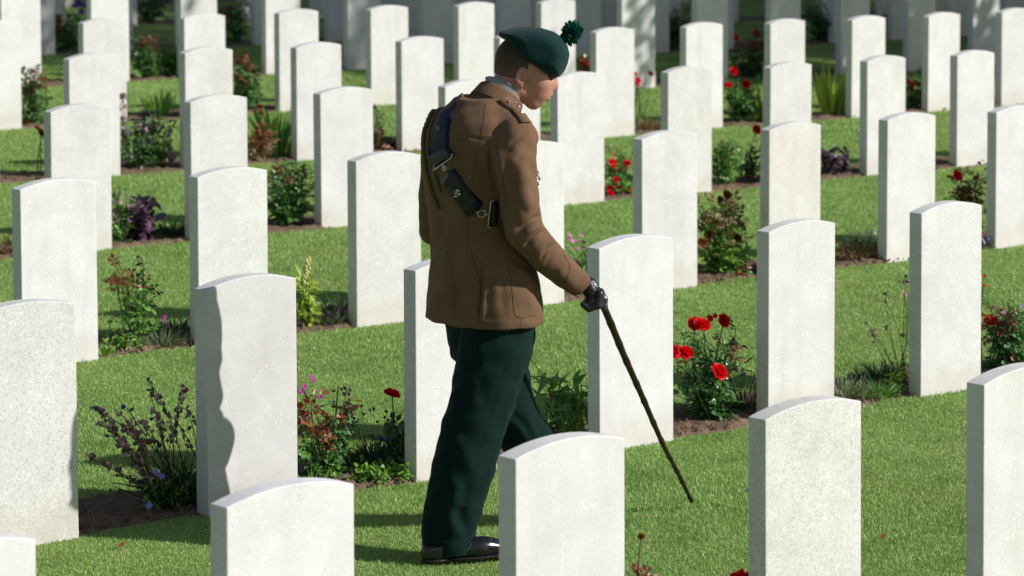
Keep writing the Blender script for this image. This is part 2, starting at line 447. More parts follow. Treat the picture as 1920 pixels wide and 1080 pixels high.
def make_grass():
    V = []; cnt = 0
    for d0 in np.arange(6.6, 31, .5):
        d1 = d0 + .5; dm = d0 + .25
        half = .158 * dm + .85
        area = .5 * 2 * half
        dens = min(34000, 34000 * (9.5 / dm) ** 2.1)
        k = int(area * dens)
        dep = rng.uniform(d0, d1, k); lat = rng.uniform(-half, half, k)
        Fh = CF[:2] / np.linalg.norm(CF[:2]); Rh = np.array([Fh[1], -Fh[0]])
        x = Fh[0] * dep + Rh[0] * lat; y = Fh[1] * dep + Rh[1] * lat
        keep = np.ones(k, bool)
        for R in range(1, 13):
            f, bk = bed_front(R, x), bed_back(R, x)
            j = rng.normal(0, .012, k)
            keep &= ~((y > f + j) & (y < bk + j))
        x, y = x[keep], y[keep]; k = len(x)
        sc = max(1, dm / 10.5)
        L = rng.uniform(.007, .016, k) * (1 + .25 * np.sin(x * 2.1 + y * 1.3)) 
        long_ = rng.random(k) < .03
        L[long_] *= 1.7
        L *= (1 + .12 * (sc - 1))
        W = rng.uniform(.0016, .0028, k) * sc
        az = rng.uniform(0, 2 * np.pi, k); ln = np.abs(rng.normal(.8, .45, k))
        dx, dy = np.cos(az) * ln, np.sin(az) * ln
        nn = np.sqrt(1 + ln ** 2)
        tip = np.stack([x + dx / nn * L, y + dy / nn * L, gz(x, y) + L / nn], 1)
        mid = np.stack([x + dx / nn * L * .4, y + dy / nn * L * .4, gz(x, y) + L / nn * .62], 1)
        base = np.stack([x, y, gz(x, y) - .002], 1)
        sa = az + np.pi / 2 + rng.normal(0, .7, k)
        sd = np.stack([np.cos(sa), np.sin(sa), np.zeros(k)], 1) * W[:, None] / 2
        V.append(np.stack([base - sd, base + sd, mid + sd * .85, mid - sd * .85, tip], 1).reshape(-1, 3))
    V = np.concatenate(V); k = len(V) // 5
    i = np.arange(k)[:, None] * 5
    return np_mesh('lawn_grass', V, [i + np.array([[0, 1, 2, 3]]), i + np.array([[3, 2, 4]])])
tag(link_mesh('lawn_grass', make_grass(), M['blade']), 'short mown green grass between the rows of headstones', 'grass', kind='stuff')

# ------------------------------------------------------------------ headstones
def headstone_mesh(h, rough_seed):
    r = np.random.default_rng(rough_seed)
    n = 20; bev = .0035
    ap = SAP * r.uniform(.92, 1.08)
    Rr = (SW ** 2 / 4 + ap ** 2) / (2 * ap)
    def outline(ins):
        hw = SW / 2 - ins
        xs = np.linspace(-hw, hw, n)
        top = h + ap - Rr + np.sqrt((Rr - ins) ** 2 - xs ** 2)
        pts = [(-hw, -.2)] + [(hw, -.2)] + [(x, z) for x, z in zip(xs[::-1], top[::-1])]
        return np.array(pts)
    rings = []
    for y, ins in ((0, bev), (bev * .3, bev * .3), (bev, 0), (ST - bev, 0), (ST - bev * .3, bev * .3), (ST, bev)):
        o = outline(ins)
        rings.append(np.stack([o[:, 0] + SW / 2, np.full(len(o), y), o[:, 1]], 1))
    m = len(rings[0]); V = np.concatenate(rings)
    Q = []
    for k in range(len(rings) - 1):
        for j in range(m):
            Q.append((k * m + j, k * m + (j + 1) % m, (k + 1) * m + (j + 1) % m, (k + 1) * m + j))
    me = bpy.data.meshes.new('headstone')
    faces = [tuple(q) for q in Q] + [tuple(range(m))[::-1], tuple(range((len(rings) - 1) * m, len(rings) * m))]
    me.from_pydata([tuple(v) for v in V], [], faces)
    me.validate(); me.update()
    import bmesh
    bm = bmesh.new(); bm.from_mesh(me); bmesh.ops.recalc_face_normals(bm, faces=bm.faces); bm.to_mesh(me); bm.free()
    me.materials.append(M['stone'])
    return me

ORD = ['', 'front', 'second', 'third', 'fourth', 'fifth', 'sixth', 'seventh', 'eighth', 'ninth', 'tenth', 'eleventh', 'twelfth']
NTH = ['', 'first', 'second', 'third', 'fourth', 'fifth', 'sixth', 'seventh', 'eighth', 'ninth', 'tenth', 'eleventh', 'twelfth', 'thirteenth', 'fourteenth', 'fifteenth']
STONE_LABEL = {
 (1, 1): 'white headstone cut off in the bottom left corner of the photo',
 (1, 2): 'smooth white headstone in the front row, left of the soldier\'s shoe',
 (1, 3): 'veined pale headstone in the front row hiding the soldier\'s forward foot',
 (1, 4): 'grainy speckled headstone in the front row beside the lone red bloom below',
 (1, 5): 'headstone cut off by the right edge in the front row',
 (2, 1): 'grainy headstone in the second row at the left edge beside bare soil',
 (2, 2): 'greyish headstone with the soldier\'s shadow falling across its lower left',
 (2, 3): 'headstone directly behind the soldier\'s trouser leg with one red rose on its left',
 (2, 4): 'clean white headstone right behind the soldier\'s gloved hand and stick',
 (2, 5): 'tall pale headstone just right of the big red rose bush',
 (2, 6): 'white headstone between thin pink stems and the rose bush at the right edge',
 (3, 1): 'bright white headstone left of the thin rose with magenta pinks below',
 (3, 2): 'headstone rising directly behind the greyish stone that carries the shadow',
 (3, 3): 'headstone left of the soldier\'s jacket beside the yellow green foxglove',
 (3, 4): 'headstone hidden mostly behind the soldier\'s chest and right sleeve',
 (3, 5): 'headstone between the pink daisies and the bush of withered orange roses',
 (3, 6): 'headstone just right of the bush of withered orange roses',
 (3, 7): 'headstone in the third row right of the dry tuft with white flowers',
 (3, 8): 'headstone in the third row cut by the right edge, lilac flowers at its foot',
 (4, 1): 'headstone left of the dark purple leaved plant in the fourth row',
 (4, 2): 'headstone in the fourth row between the purple leaved plant and a white flecked rose',
 (4, 3): 'headstone in the fourth row right of the white flecked rose',
 (4, 4): 'headstone whose top shows just behind the soldier\'s left shoulder',
 (4, 5): 'headstone directly right of the soldier\'s face, left of the red rambling blooms',
 (4, 6): 'headstone just right of the low bush of many small red blooms',
 (4, 7): 'headstone in the fourth row right of a sparse bush with blue flowers',
 (4, 8): 'headstone right of the small purple plant in the fourth row',
 (4, 9): 'headstone in the fourth row nearest the right edge, no plant in front',
 (5, 1): 'headstone left of the dark bush with white and pink flowers',
 (5, 2): 'headstone between the white and pink bush and the tall iris leaves',
 (5, 3): 'headstone just right of the tall dark iris leaves in the fifth row',
 (5, 4): 'headstone left of the soldier\'s beret with a dark low plant at its left',
 (5, 5): 'headstone mostly hidden behind the soldier\'s neck and beret',
 (5, 6): 'headstone right of the beret pompom with scarlet poppies at its right edge',
 (5, 7): 'headstone left of the white and red rose bush in the fifth row',
 (5, 8): 'headstone in the fifth row left of the light green sword leaves',
 (5, 9): 'headstone in the fifth row right of the light green sword leaves',
 (5, 10): 'headstone in the fifth row right of a small orange flower',
 (5, 11): 'headstone in the fifth row cut by the right edge',
}
TINT = {(1, 1): (1, 1, 1), (1, 2): (1, 1, 1), (1, 3): (.97, .96, .94), (1, 4): (.97, .96, .92), (2, 1): (.99, .98, .95), (2, 2): (.90, .89, .88), (2, 4): (1, 1, 1), (2, 5): (.97, .96, .94),
        (2, 6): (.96, .96, .95), (3, 1): (1, 1, 1), (3, 2): (.98, .98, .95), (3, 3): (.97, .965, .94), (3, 5): (.95, .94, .93), (3, 6): (.97, .95, .9), (4, 2): (.96, .95, .93), (4, 7): (.92, .91, .90), (4, 8): (.95, .94, .93), (5, 2): (.95, .93, .9), (6, 1): (.92, .91, .89)}
GRAIN = {(1, 3): .22, (1, 4): .95, (2, 1): 1.0, (1, 2): .12, (1, 1): .1, (2, 2): .05, (2, 4): .12, (3, 2): .6, (3, 3): .5, (4, 2): .6, (4, 6): .7, (3, 6): .6, (2, 3): .3}
srng = np.random.default_rng(77)
stone_variants = [headstone_mesh(SH, 5 + i) for i in range(4)]
HS = {}
for R in range(1, 13):
    Y0 = ROW_Y[R]; cells = []
    for K in range(-6, 19):
        x = ROW_X[R] + K * PITCH; y = Y0; dz = 0
        jx, jy, jz = ADJ.get((R, K), (srng.normal(0, .005), srng.normal(0, .007), srng.normal(0, .004)))
        x += jx; y += jy
        corners = np.array([[x + i * SW, y, gz(x, y) + z] for i in (0, 1) for z in (0, SH + SAP)])
        px = to_px(corners)
        if px[:, 0].max() < -40 or px[:, 0].min() > 1960 or px[:, 1].max() < -8: continue
        cells.append((K, x, y, jz, px))
    for n_, (K, x, y, jz, px) in enumerate(cells):
        o = bpy.data.objects.new('headstone', stone_variants[(R * 3 + K) % 4])
        COL.objects.link(o)
        o.location = (x, y, gz(x, y))
        o.rotation_euler = (srng.normal(0, .002), srng.normal(0, .0025), srng.normal(0, .006))
        o.scale = (1, 1, (SH + jz) / SH)
        t = TINT.get((R, K)) or (lambda v: (v, v * srng.uniform(.985, 1), v * srng.uniform(.955, .995)))(srng.uniform(.93, 1.0))
        o.color = (*t, GRAIN.get((R, K), srng.uniform(.1, .6)))
        lab = STONE_LABEL.get((R, K))
        if not lab:
            left = n_ + 1; right = len(cells) - n_
            lab = 'blurred headstone in the %s row from the front, %s from the %s edge' % ((ORD[R], NTH[left], 'left') if left <= right else (ORD[R], NTH[right], 'right'))
        tag(o, lab, 'headstone', 'headstones in straight rows')
        HS[(R, K)] = o
# ------------------------------------------------------------------ the soldier
def surface_nets(Fv, xs, ys, zs):
    """closed quad surface of the level set Fv = 0 on a (possibly uneven) grid"""
    s = Fv < 0
    nx_, ny_, nz_ = Fv.shape
    def cube(A): return [A[i:nx_ - 1 + i, j:ny_ - 1 + j, k:nz_ - 1 + k] for i in (0, 1) for j in (0, 1) for k in (0, 1)]
    c = cube(s)
    cnt = sum(x.astype(np.int8) for x in c)
    act = (cnt > 0) & (cnt < 8)
    ids = np.argwhere(act)
    vid = np.full(act.shape, -1, np.int64); vid[act] = np.arange(len(ids))
    acc = np.zeros((len(ids), 3)); num = np.zeros(len(ids))
    i0, j0, k0 = ids.T
    corners = [(i, j, k) for i in (0, 1) for j in (0, 1) for k in (0, 1)]
    val = {q: Fv[i0 + q[0], j0 + q[1], k0 + q[2]] for q in corners}
    pos = {q: np.stack([xs[i0 + q[0]], ys[j0 + q[1]], zs[k0 + q[2]]], 1) for q in corners}
    for a in corners:
        for ax in range(3):
            if a[ax]: continue
            b_ = list(a); b_[ax] = 1; b_ = tuple(b_)
            m = (val[a] < 0) != (val[b_] < 0)
            t = np.where(m, val[a] / (val[a] - val[b_] + 1e-20), 0)[:, None]
            acc += np.where(m[:, None], pos[a] + t * (pos[b_] - pos[a]), 0); num += m
    V = acc / num[:, None]
    Q = []
    for ax in range(3):
        o = [1, 2] if ax == 0 else ([2, 0] if ax == 1 else [0, 1])
        sl0 = [slice(None)] * 3; sl1 = [slice(None)] * 3
        sl0[ax] = slice(0, -1); sl1[ax] = slice(1, None)
        ch = s[tuple(sl0)] != s[tuple(sl1)]
        e = np.argwhere(ch)
        ok = (e[:, o[0]] > 0) & (e[:, o[1]] > 0) & (e[:, o[0]] < Fv.shape[o[0]] - 1) & (e[:, o[1]] < Fv.shape[o[1]] - 1)
        e = e[ok]
        inside0 = s[tuple(e.T)]
        def cell(d0, d1):
            q = e.copy(); q[:, o[0]] -= d0; q[:, o[1]] -= d1
            return vid[tuple(q.T)]
        quad = np.stack([cell(1, 1), cell(0, 1), cell(0, 0), cell(1, 0)], 1)
        quad[~inside0] = quad[~inside0][:, ::-1]
        Q.append(quad)
    return V, np.concatenate(Q)

def smin(a, b_, k):
    h = np.clip(.5 + .5 * (b_ - a) / k, 0, 1)
    return b_ * (1 - h) + a * h - k * h * (1 - h)

class SDF:
    def __init__(self, xs, ys, zs):
        self.xs, self.ys, self.zs = [np.asarray(q, float) for q in (xs, ys, zs)]
        self.P = np.stack(np.meshgrid(self.xs, self.ys, self.zs, indexing='ij'), -1).astype(np.float32)
        self.F = np.full(self.P.shape[:3], 9.0, np.float32)
    def box(self, lo, hi):
        return tuple(slice(max(0, np.searchsorted(q, a) - 1), np.searchsorted(q, b_) + 1) for q, a, b_ in zip((self.xs, self.ys, self.zs), lo, hi))
    def _put(self, f, lo, hi, k, sub=False):
        s = self.box(np.asarray(lo) - 4 * k - .03, np.asarray(hi) + 4 * k + .03)
        d = f(self.P[s])
        if sub: self.F[s] = -smin(-self.F[s], d, k)
        else: self.F[s] = smin(self.F[s], d, k) if k > 0 else np.minimum(self.F[s], d)
    def cone(self, a, b_, ra, rb, k=.015, sub=False, flat=None):
        a, b_ = np.asarray(a, float), np.asarray(b_, float)
        def f(P):
            ab = b_ - a; L2 = ab @ ab
            q = P - a
            t = np.clip((q @ ab) / L2, 0, 1)
            return np.linalg.norm(q - t[..., None] * ab, axis=-1) - (ra + t * (rb - ra))
        self._put(f, np.minimum(a - ra, b_ - rb), np.maximum(a + ra, b_ + rb), k, sub)
    def chain(self, pts, rs, k=.015):
        for i in range(len(pts) - 1): self.cone(pts[i], pts[i + 1], rs[i], rs[i + 1], k)
    def ell(self, c, r, R=None, k=.015, sub=False):
        c, r = np.asarray(c, float), np.asarray(r, float)
        R = np.eye(3) if R is None else np.asarray(R)           # columns = axes
        def f(P):
            q = ((P - c) @ R) / r
            n1 = np.linalg.norm(q, axis=-1)
            n2 = np.linalg.norm(q / r, axis=-1) + 1e-9
            return n1 * (n1 - 1) / n2
        m = r.max()
        self._put(f, c - m, c + m, k, sub)
    def rings(self, z, cx, cy, a, b_, k=.02, p=2.0, zlo=None, zhi=None):
        """upright stack of rounded cross-sections: a sideways, b fore and aft"""
        z = np.asarray(z, float)
        lo = [min(np.array(cx) - b_), min(np.array(cy) - a), z[0]]; hi = [max(np.array(cx) + b_), max(np.array(cy) + a), z[-1]]
        zl = z[0] if zlo is None else zlo; zh = z[-1] if zhi is None else zhi
        def spline(v, q):
            v = np.asarray(v, float)
            m = np.gradient(v, z); i = np.clip(np.searchsorted(z, q) - 1, 0, len(z) - 2)
            h = z[i + 1] - z[i]; t = np.clip((q - z[i]) / h, 0, 1)
            return (2 * t**3 - 3 * t**2 + 1) * v[i] + (t**3 - 2 * t**2 + t) * h * m[i] + (-2 * t**3 + 3 * t**2) * v[i + 1] + (t**3 - t**2) * h * m[i + 1]
        def f(P):
            zz = P[..., 2]
            zc = zz[0, 0]
            A, B, X_, Y_ = [spline(v, zc) for v in (a, b_, cx, cy)]
            q = (np.abs((P[..., 0] - X_) / B) ** p + np.abs((P[..., 1] - Y_) / A) ** p) ** (1 / p)
            d = (q - 1) * np.minimum(A, B)
            return np.maximum(d, np.maximum(zl - zz, zz - zh))
        self._put(f, lo, hi, k)
    def mesh(self): return surface_nets(self.F, self.xs, self.ys, self.zs)

def smooth_verts(V, Q, it=2, lam=.5):
    n = len(V)
    e = np.concatenate([Q[:, [0, 1]], Q[:, [1, 2]], Q[:, [2, 3]], Q[:, [3, 0]]])
    e = np.unique(np.sort(e, 1), axis=0)
    deg = np.bincount(e.ravel(), minlength=n)[:, None]
    for _ in range(it):
        A = np.zeros_like(V)
        for c in range(3):
            A[:, c] = np.bincount(e[:, 0], V[e[:, 1], c], n) + np.bincount(e[:, 1], V[e[:, 0], c], n)
        V = V + lam * (A / deg - V)
    return V

def vnormals(V, Q):
    n_ = np.cross(V[Q[:, 2]] - V[Q[:, 0]], V[Q[:, 3]] - V[Q[:, 1]])
    out = np.zeros_like(V)
    for k in range(4):
        for c in range(3): out[:, c] += np.bincount(Q[:, k], n_[:, c], len(V))
    return out / (np.linalg.norm(out, axis=1)[:, None] + 1e-12)

OX, OY = 6.82, 7.86
OZ = gz(6.9, 7.86)
O3 = np.array([OX, OY, OZ])
def L(u, v, dy):
    """pixel -> point in the soldier's own space (x ahead, y left, z up from the grass) at sideways offset dy"""
    return at(u, v, OY + dy) - O3

def folds(V, Q, lst, cull=True):
    """press creases (negative) and ridges (positive) into cloth along polylines drawn on the side we look at"""
    Nn = vnormals(V, Q); W_ = V + O3
    px = to_px(W_)
    view = CAM - W_; view /= np.linalg.norm(view, axis=1)[:, None]
    face = np.clip((Nn * view).sum(1) * 2.5, 0, 1)
    amt = np.zeros(len(V))
    for pts, amp, wid in lst:
        pts = np.asarray(pts, float)
        d = np.full(len(V), 1e9); tt = np.zeros(len(V))
        Ls = np.concatenate([[0], np.cumsum(np.linalg.norm(np.diff(pts, axis=0), axis=1))]); 
        for i in range(len(pts) - 1):
            ab = pts[i + 1] - pts[i]
            t = np.clip(((px - pts[i]) @ ab) / (ab @ ab), 0, 1)
            dd = np.linalg.norm(px - pts[i] - t[:, None] * ab, axis=1)
            m = dd < d
            d[m] = dd[m]; tt[m] = (Ls[i] + t[m] * (Ls[i + 1] - Ls[i])) / Ls[-1]
        taper = np.clip(np.minimum(tt, 1 - tt) * 5, .0, 1) ** .7
        amt += amp * np.exp(-(d / wid) ** 2) * taper
    return V + Nn * (amt * face)[:, None]

def local_mesh(name, V, Q, mat, parent, smooth=True):
    o = link_mesh(name, np_mesh(name, V, Q, smooth), mat, parent)
    return o

# ---- materials of the figure
def cloth(name, c1, c2, scale=420, rough=.85, sheen=.25, bstr=.5, mott=.12):
    m, n, l, bs = new_mat(name)
    tc = N(n, 'ShaderNodeTexCoord').outputs['Object']
    f = noise(n, l, tc, scale, 3, .7); g = noise(n, l, tc, 9, 4, .6)
    c = ramp(n, l, f, [(.3, c1), (.7, c2)])
    c = mix(n, l, c, tuple(q * (1 - mott * 2) for q in c1), math_n(n, l, 'MULTIPLY', ramp(n, l, g, [(.45, g3(0)), (.7, g3(1))]), .4))
    l.new(c, bs.inputs['Base Color']); bs.inputs['Roughness'].default_value = rough
    bs.inputs['Sheen Weight'].default_value = sheen; bs.inputs['Sheen Roughness'].default_value = .5
    bs.inputs['Specular IOR Level'].default_value = .06
    bump(n, l, bs, f, bstr, .0015)
    return m
M['tunic'] = cloth('brown_tunic_cloth', (.122, .070, .040), (.198, .117, .070), sheen=.03)
M['trews'] = cloth('dark_green_cloth', (.0035, .0135, .0115), (.006, .023, .0195), 380, .85, .03)
M['felt'] = cloth('dark_green_felt', (.006, .024, .024), (.010, .037, .036), 300, .95, .08)
M['plume'] = leaf_mat('green_plume', [(.006, .075, .052), (.012, .125, .088), (.004, .045, .032)], .6, .15, .3)
def skin_material():
    m, n, l, bs = new_mat('skin')
    tc = N(n, 'ShaderNodeTexCoord').outputs['Object']
    f = noise(n, l, tc, 28, 4, .6)
    c = ramp(n, l, f, [(.3, (.43, .20, .15)), (.55, (.46, .22, .165)), (.75, (.49, .245, .185))])
    l.new(c, bs.inputs['Base Color']); bs.inputs['Roughness'].default_value = .5
    bs.inputs['Subsurface Weight'].default_value = .15; bs.inputs['Subsurface Radius'].default_value = (.012, .004, .002)
    bump(n, l, bs, noise(n, l, tc, 400, 3, .6), .2, .001)
    return m
M['skin'] = skin_material()
def hair_material():
    m, n, l, bs = new_mat('short_brown_hair')
    tc = N(n, 'ShaderNodeTexCoord').outputs['Object']
    sep = N(n, 'ShaderNodeSeparateXYZ'); l.new(tc, sep.inputs[0])
    z = math_n(n, l, 'ADD', sep.outputs['Z'], math_n(n, l, 'MULTIPLY', noise(n, l, tc, 60, 3), .02))
    mr = N(n, 'ShaderNodeMapRange'); mr.inputs['From Min'].default_value = 1.535; mr.inputs['From Max'].default_value = 1.615; l.new(z, mr.inputs['Value'])
    c = ramp(n, l, mr.outputs[0], [(0, (.26, .14, .095)), (.4, (.13, .075, .045)), (1, (.065, .04, .024))])
    st = noise(n, l, tc, 420, 3, .7)
    c = mix(n, l, c, (.03, .018, .012), math_n(n, l, 'MULTIPLY', ramp(n, l, st, [(.45, g3(1)), (.6, g3(0))]), .55))
    l.new(c, bs.inputs['Base Color']); bs.inputs['Roughness'].default_value = .65; bs.inputs['Specular IOR Level'].default_value = .2
    bump(n, l, bs, st, .7, .002)
    return m
M['hair'] = hair_material()
M['shirt'] = plain_mat('grey_shirt', (.30, .31, .33), .8, .2, bscale=600, bstr=.2)
M['glove'] = plain_mat('black_leather', (.012, .012, .014), .33, .6, bscale=160, bstr=.35)
M['shoe'] = plain_mat('polished_black_leather', (.007, .007, .009), .2, .5, coat=.25, bscale=60, bstr=.08)
M['patent'] = plain_mat('black_patent', (.005, .005, .006), .38, .35, coat=.08)
M['navy'] = plain_mat('navy_strap', (.003, .004, .024), .5, .25, coat=.0, bscale=300, bstr=.1)
M['silver'] = plain_mat('silver', (.72, .71, .68), .22, .5, metal=1, bscale=220, bstr=.1)
M['thread'] = plain_mat('dark_thread', (.05, .026, .013), .9, .1)
M['cord'] = plain_mat('olive_cord', (.17, .118, .06), .8, .15, bscale=500, bstr=.5)
M['sole'] = plain_mat('shoe_sole', (.010, .009, .009), .5, .3)
M['welt'] = plain_mat('pale_welt', (.10, .09, .085), .7, .2)
M['bark'] = plain_mat('blackthorn_wood', (.022, .008, .006), .32, .45, coat=.25, nscale=55, namp=.55, bscale=90, bstr=.35)

# ---- frame of the bowed, turned head: A ahead of the face, B up, C towards the near ear
HE = at(977, 144, 7.835) - O3
HS_ = 1 / 578.0
HA, HB, HC = CR, CU, -CF
def H(a, b_, c=0.0): return HE + HA * a + HB * b_ + HC * c
def HP(u, v, c=0.0): return H((u - 977) * HS_, (144 - v) * HS_, c)
HR = np.stack([HA, HB, HC], 1)
def rot_ab(deg):
    t = math.radians(deg); c, s = math.cos(t), math.sin(t)
    return HR @ np.array([[c, -s, 0], [s, c, 0], [0, 0, 1]])

# ---- limb skeleton (own space)
sh_R = L(962, 268, -.175); el_R = L(985, 436, -.24); wr_R = L(1083, 527, -.25)
sh_L = L(838, 238, .19); el_L = L(815, 395, .255); wr_L = np.array([.085, .205, .915])
hip_R = L(922, 620, -.09); kn_R = L(886, 800, -.095); an_R = L(838, 1010, -.105)
hip_L = L(914, 622, .09); kn_L = L(962, 780, .09)
an_L = np.array([L(1046, 985, .086)[0], .086, .115])

# ---- body: one continuous skin
def axis(lo, hi, segs):
    out = [lo]
    x = lo
    while x < hi:
        st = segs(x); x += st; out.append(x)
    return np.array(out)
hx0, hx1 = HE[0] - .13, HE[0] + .16
bx = axis(-.42, .72, lambda q: .0042 if hx0 < q < hx1 else .011)
by = axis(-.36, .36, lambda q: .0042 if HE[1] - .13 < q < HE[1] + .12 else .011)
bz = axis(-.02, 1.72, lambda q: .0042 if q > HE[2] - .16 else .012)
B = SDF(bx, by, bz)
B.rings([.64, .78, 1.0, 1.2, 1.32, 1.38], [.055, .04, .0, 0, .01, .02], [0] * 6, [.11, .14, .135, .15, .13, .08], [.065, .095, .095, .10, .085, .06], k=.0, p=2.1)
for s_, e_, w_ in ((sh_R, el_R, wr_R), (sh_L, el_L, wr_L)): B.chain([s_, e_, w_], [.048, .038, .026], .03)
B.cone(wr_R, L(1112, 548, -.25), .022, .022, .01); B.cone(wr_L, wr_L + (0, 0, -.08), .022, .022, .01)
for h_, k_, a_ in ((hip_R, kn_R, an_R), (hip_L, kn_L, an_L)): B.chain([h_, k_, a_], [.07, .052, .036], .03)
B.cone(an_R - (0, 0, .02), an_R + (.12, -.04, -.055), .03, .02, .02); B.cone(an_L - (0, 0, .03), an_L + (.14, .0, -.075), .03, .02, .02)
nb = L(928, 196, .0)
B.cone(H(-.018, -.008), nb, .058, .060, .02)
B.cone(nb, nb + np.array([-.01, 0, -.10]), .060, .066, .02)
B.ell(H(.016, .042), (.098, .088, .076), rot_ab(-30), .02)
B.ell(H(.048, -.022), (.060, .073, .060), rot_ab(-26), .025)
B.cone(H(.042, -.085, .010), H(.042, -.085, -.010), .0205, .0205, .014)
for s in (1, -1):
    B.cone(H(.036, -.080, .012 * s), H(-.008, -.034, .051 * s), .0185, .017, .018)
    B.ell(H(.060, -.014, .040 * s), (.026, .024, .022), HR, .022)
B.ell(H(.069, -.060), (.024, .030, .029), rot_ab(-26), .02)
B.cone(H(.096, .022, .024), H(.096, .022, -.024), .013, .013, .018)
B.cone(H(.098, .004), H(.1105, -.028), .0085, .0125, .010)
for s in (1, -1): B.ell(H(.100, -.035, .011 * s), (.011, .0085, .008), HR, .006)
B.ell(H(.0935, -.0590), (.0095, .0065, .020), rot_ab(-26), .005)
B.ell(H(.0855, -.0715), (.0092, .0068, .019), rot_ab(-26), .005)
B.cone(H(.0795, -.0815, .016), H(.0795, -.0815, -.016), .005, .005, .008, sub=True)
B.cone(H(.0975, -.0655, .024), H(.0975, -.0655, -.024), .0034, .0034, .0025, sub=True)
for s in (1, -1):
    B.ell(H(.092, .002, .033 * s), (.014, .013, .015), HR, .010, sub=True)
    B.ell(H(.078, .001, .031 * s), (.0125, .0125, .0125), HR, .002)
    B.ell(H(-.001, .002, .076 * s), (.0185, .032, .0095), rot_ab(-16), .003)
    B.ell(H(.0035, .004, .086 * s), (.0105, .0215, .009), rot_ab(-16), .002, sub=True)
    B.ell(H(-.001, -.026, .071 * s), (.009, .010, .007), HR, .006)
    B.ell(H(.008, -.002, .078 * s), (.005, .007, .005), HR, .004)
V, Q = B.mesh(); V = smooth_verts(V, Q, 2, .45)
del B
person = link_mesh('person', np_mesh('person', V, Q), M['skin'], None, loc=tuple(O3))
tag(person, 'bowed soldier in brown tunic, green trousers and green bonnet walking with a stick', 'person')

# ---- hair: cropped cap of hair at the back and sides of the skull
G = SDF(*[np.arange(HE[i] - .15, HE[i] + .17, .004) for i in range(3)])
G.ell(H(.012, .044), (.100, .092, .0785), rot_ab(-30), 0)
d_ = (G.P - HE)
aa, bb, cc = d_ @ HA, d_ @ HB, d_ @ HC
G.ell(H(-.03, .012), (.058, .050, .068), rot_ab(-30), .012)
cut1 = -.012 - aa * .27 - bb                 # nape line
cut2 = aa - .018 - .18 * (bb)                # in front of the ear
G.F = np.maximum(G.F, np.maximum(cut1, cut2).astype(np.float32))
V, Q = G.mesh(); V = smooth_verts(V, Q, 2)
local_mesh('hair', V, Q, M['hair'], person)

# ---- bonnet: soft felt, full crown pulled down over the near side
out = np.array([(935, 61), (947, 55), (961, 51), (988, 49.5), (1014, 52), (1037, 59), (1053, 69), (1064, 86), (1068, 101), (1065, 118), (1058, 135), (1050, 143), (1040, 146.5), (1023, 143.5), (1005, 139), (986, 135.5), (974, 129), (965, 114), (957, 88), (949, 76), (939, 71), (934.5, 66)], float)
oa, ob = (out[:, 0] - 977) * HS_, (144 - out[:, 1]) * HS_
C0 = H(.045, .07)
G = SDF(*[np.arange(C0[i] - .2, C0[i] + .2, .004) for i in range(3)])
d_ = G.P - HE
aa, bb, cc = d_ @ HA, d_ @ HB, d_ @ HC
def poly_sd(x, y, px_, py_):
    d2 = np.full(x.shape, 1e9); ins = np.zeros(x.shape, bool); n_ = len(px_)
    for i in range(n_):
        j = (i + 1) % n_
        ex, ey = px_[j] - px_[i], py_[j] - py_[i]; wx, wy = x - px_[i], y - py_[i]
        t = np.clip((wx * ex + wy * ey) / (ex * ex + ey * ey), 0, 1)
        d2 = np.minimum(d2, (wx - t * ex) ** 2 + (wy - t * ey) ** 2)
        cnd = ((py_[i] <= y) != (py_[j] <= y))
        xi = px_[i] + (y - py_[i]) / (ey if abs(ey) > 1e-12 else 1e-12) * ex
        ins ^= cnd & (x < xi)
    d = np.sqrt(d2)
    return np.where(ins, d, -d)
sd = poly_sd(aa, bb, oa, ob)
Rr = .052
half = .098
c_ = (cc - .004) * Rr / half
hat = np.sqrt(np.maximum(Rr - sd, 0) ** 2 + c_ ** 2) - Rr
hat = np.where(sd > Rr, np.abs(c_) - Rr, hat)
# the head band shows below the drooping crown, set back from it
fold_d = ((aa - (988 - 977) * HS_) * .63 + (bb - (144 - 109) * HS_) * .78)      # >0 above the fold line
band = np.clip(-fold_d / .012, 0, 1) * np.clip((cc - .02) / .02, 0, 1)
hat = hat + band * .014
G.F = hat.astype(np.float32)
V, Q = G.mesh(); V = smooth_verts(V, Q, 3)
V = folds(V, Q, [([(1022, 140), (1040, 131), (1062, 120)], -.0035, 2.0), ([(1030, 120), (1045, 113), (1060, 112)], -.0025, 6), ([(1000, 118), (1020, 128), (1032, 140)], .003, 6), ([(950, 62), (962, 80), (972, 104)], .004, 5), ([(990, 60), (1020, 70), (1045, 85)], .003, 9), ([(986, 111), (1003, 124), (1021, 137)], -.005, 3)])
beret = local_mesh('bonnet', V, Q, M['felt'], person)
pm = MB()
pc = HP(1070.5, 64, .01)
for i in range(620):
    d = rng.normal(size=3); d /= np.linalg.norm(d)
    r0 = .008
    wdt = .0055 * rng.uniform(.7, 1.3)
    ax_ = HA * .45 + HB * .9
    k = .0315 * (1 + .30 * (d @ ax_) ** 2 + .12 * (d @ ax_)) * rng.uniform(.72, 1.16)
    p0 = pc + d * r0; s_ = np.cross(d, rng.normal(size=3)); s_ /= np.linalg.norm(s_)
    bend = np.cross(d, s_) * rng.normal(0, .006)
    pm.add([p0 - s_ * wdt * .3, p0 + s_ * wdt * .3, pc + d * k * .7 + s_ * wdt * .5 + bend * .3, pc + d * k * .7 - s_ * wdt * .5 + bend * .3, pc + d * k + s_ * wdt * .45 + bend, pc + d * k - s_ * wdt * .45 + bend], [(0, 1, 2, 3), (3, 2, 4, 5)])
pm.tube([HP(1052, 78, .01), HP(1066, 70, .01)], .006)
pm.build('pompom', M['plume'], beret, smooth=False)

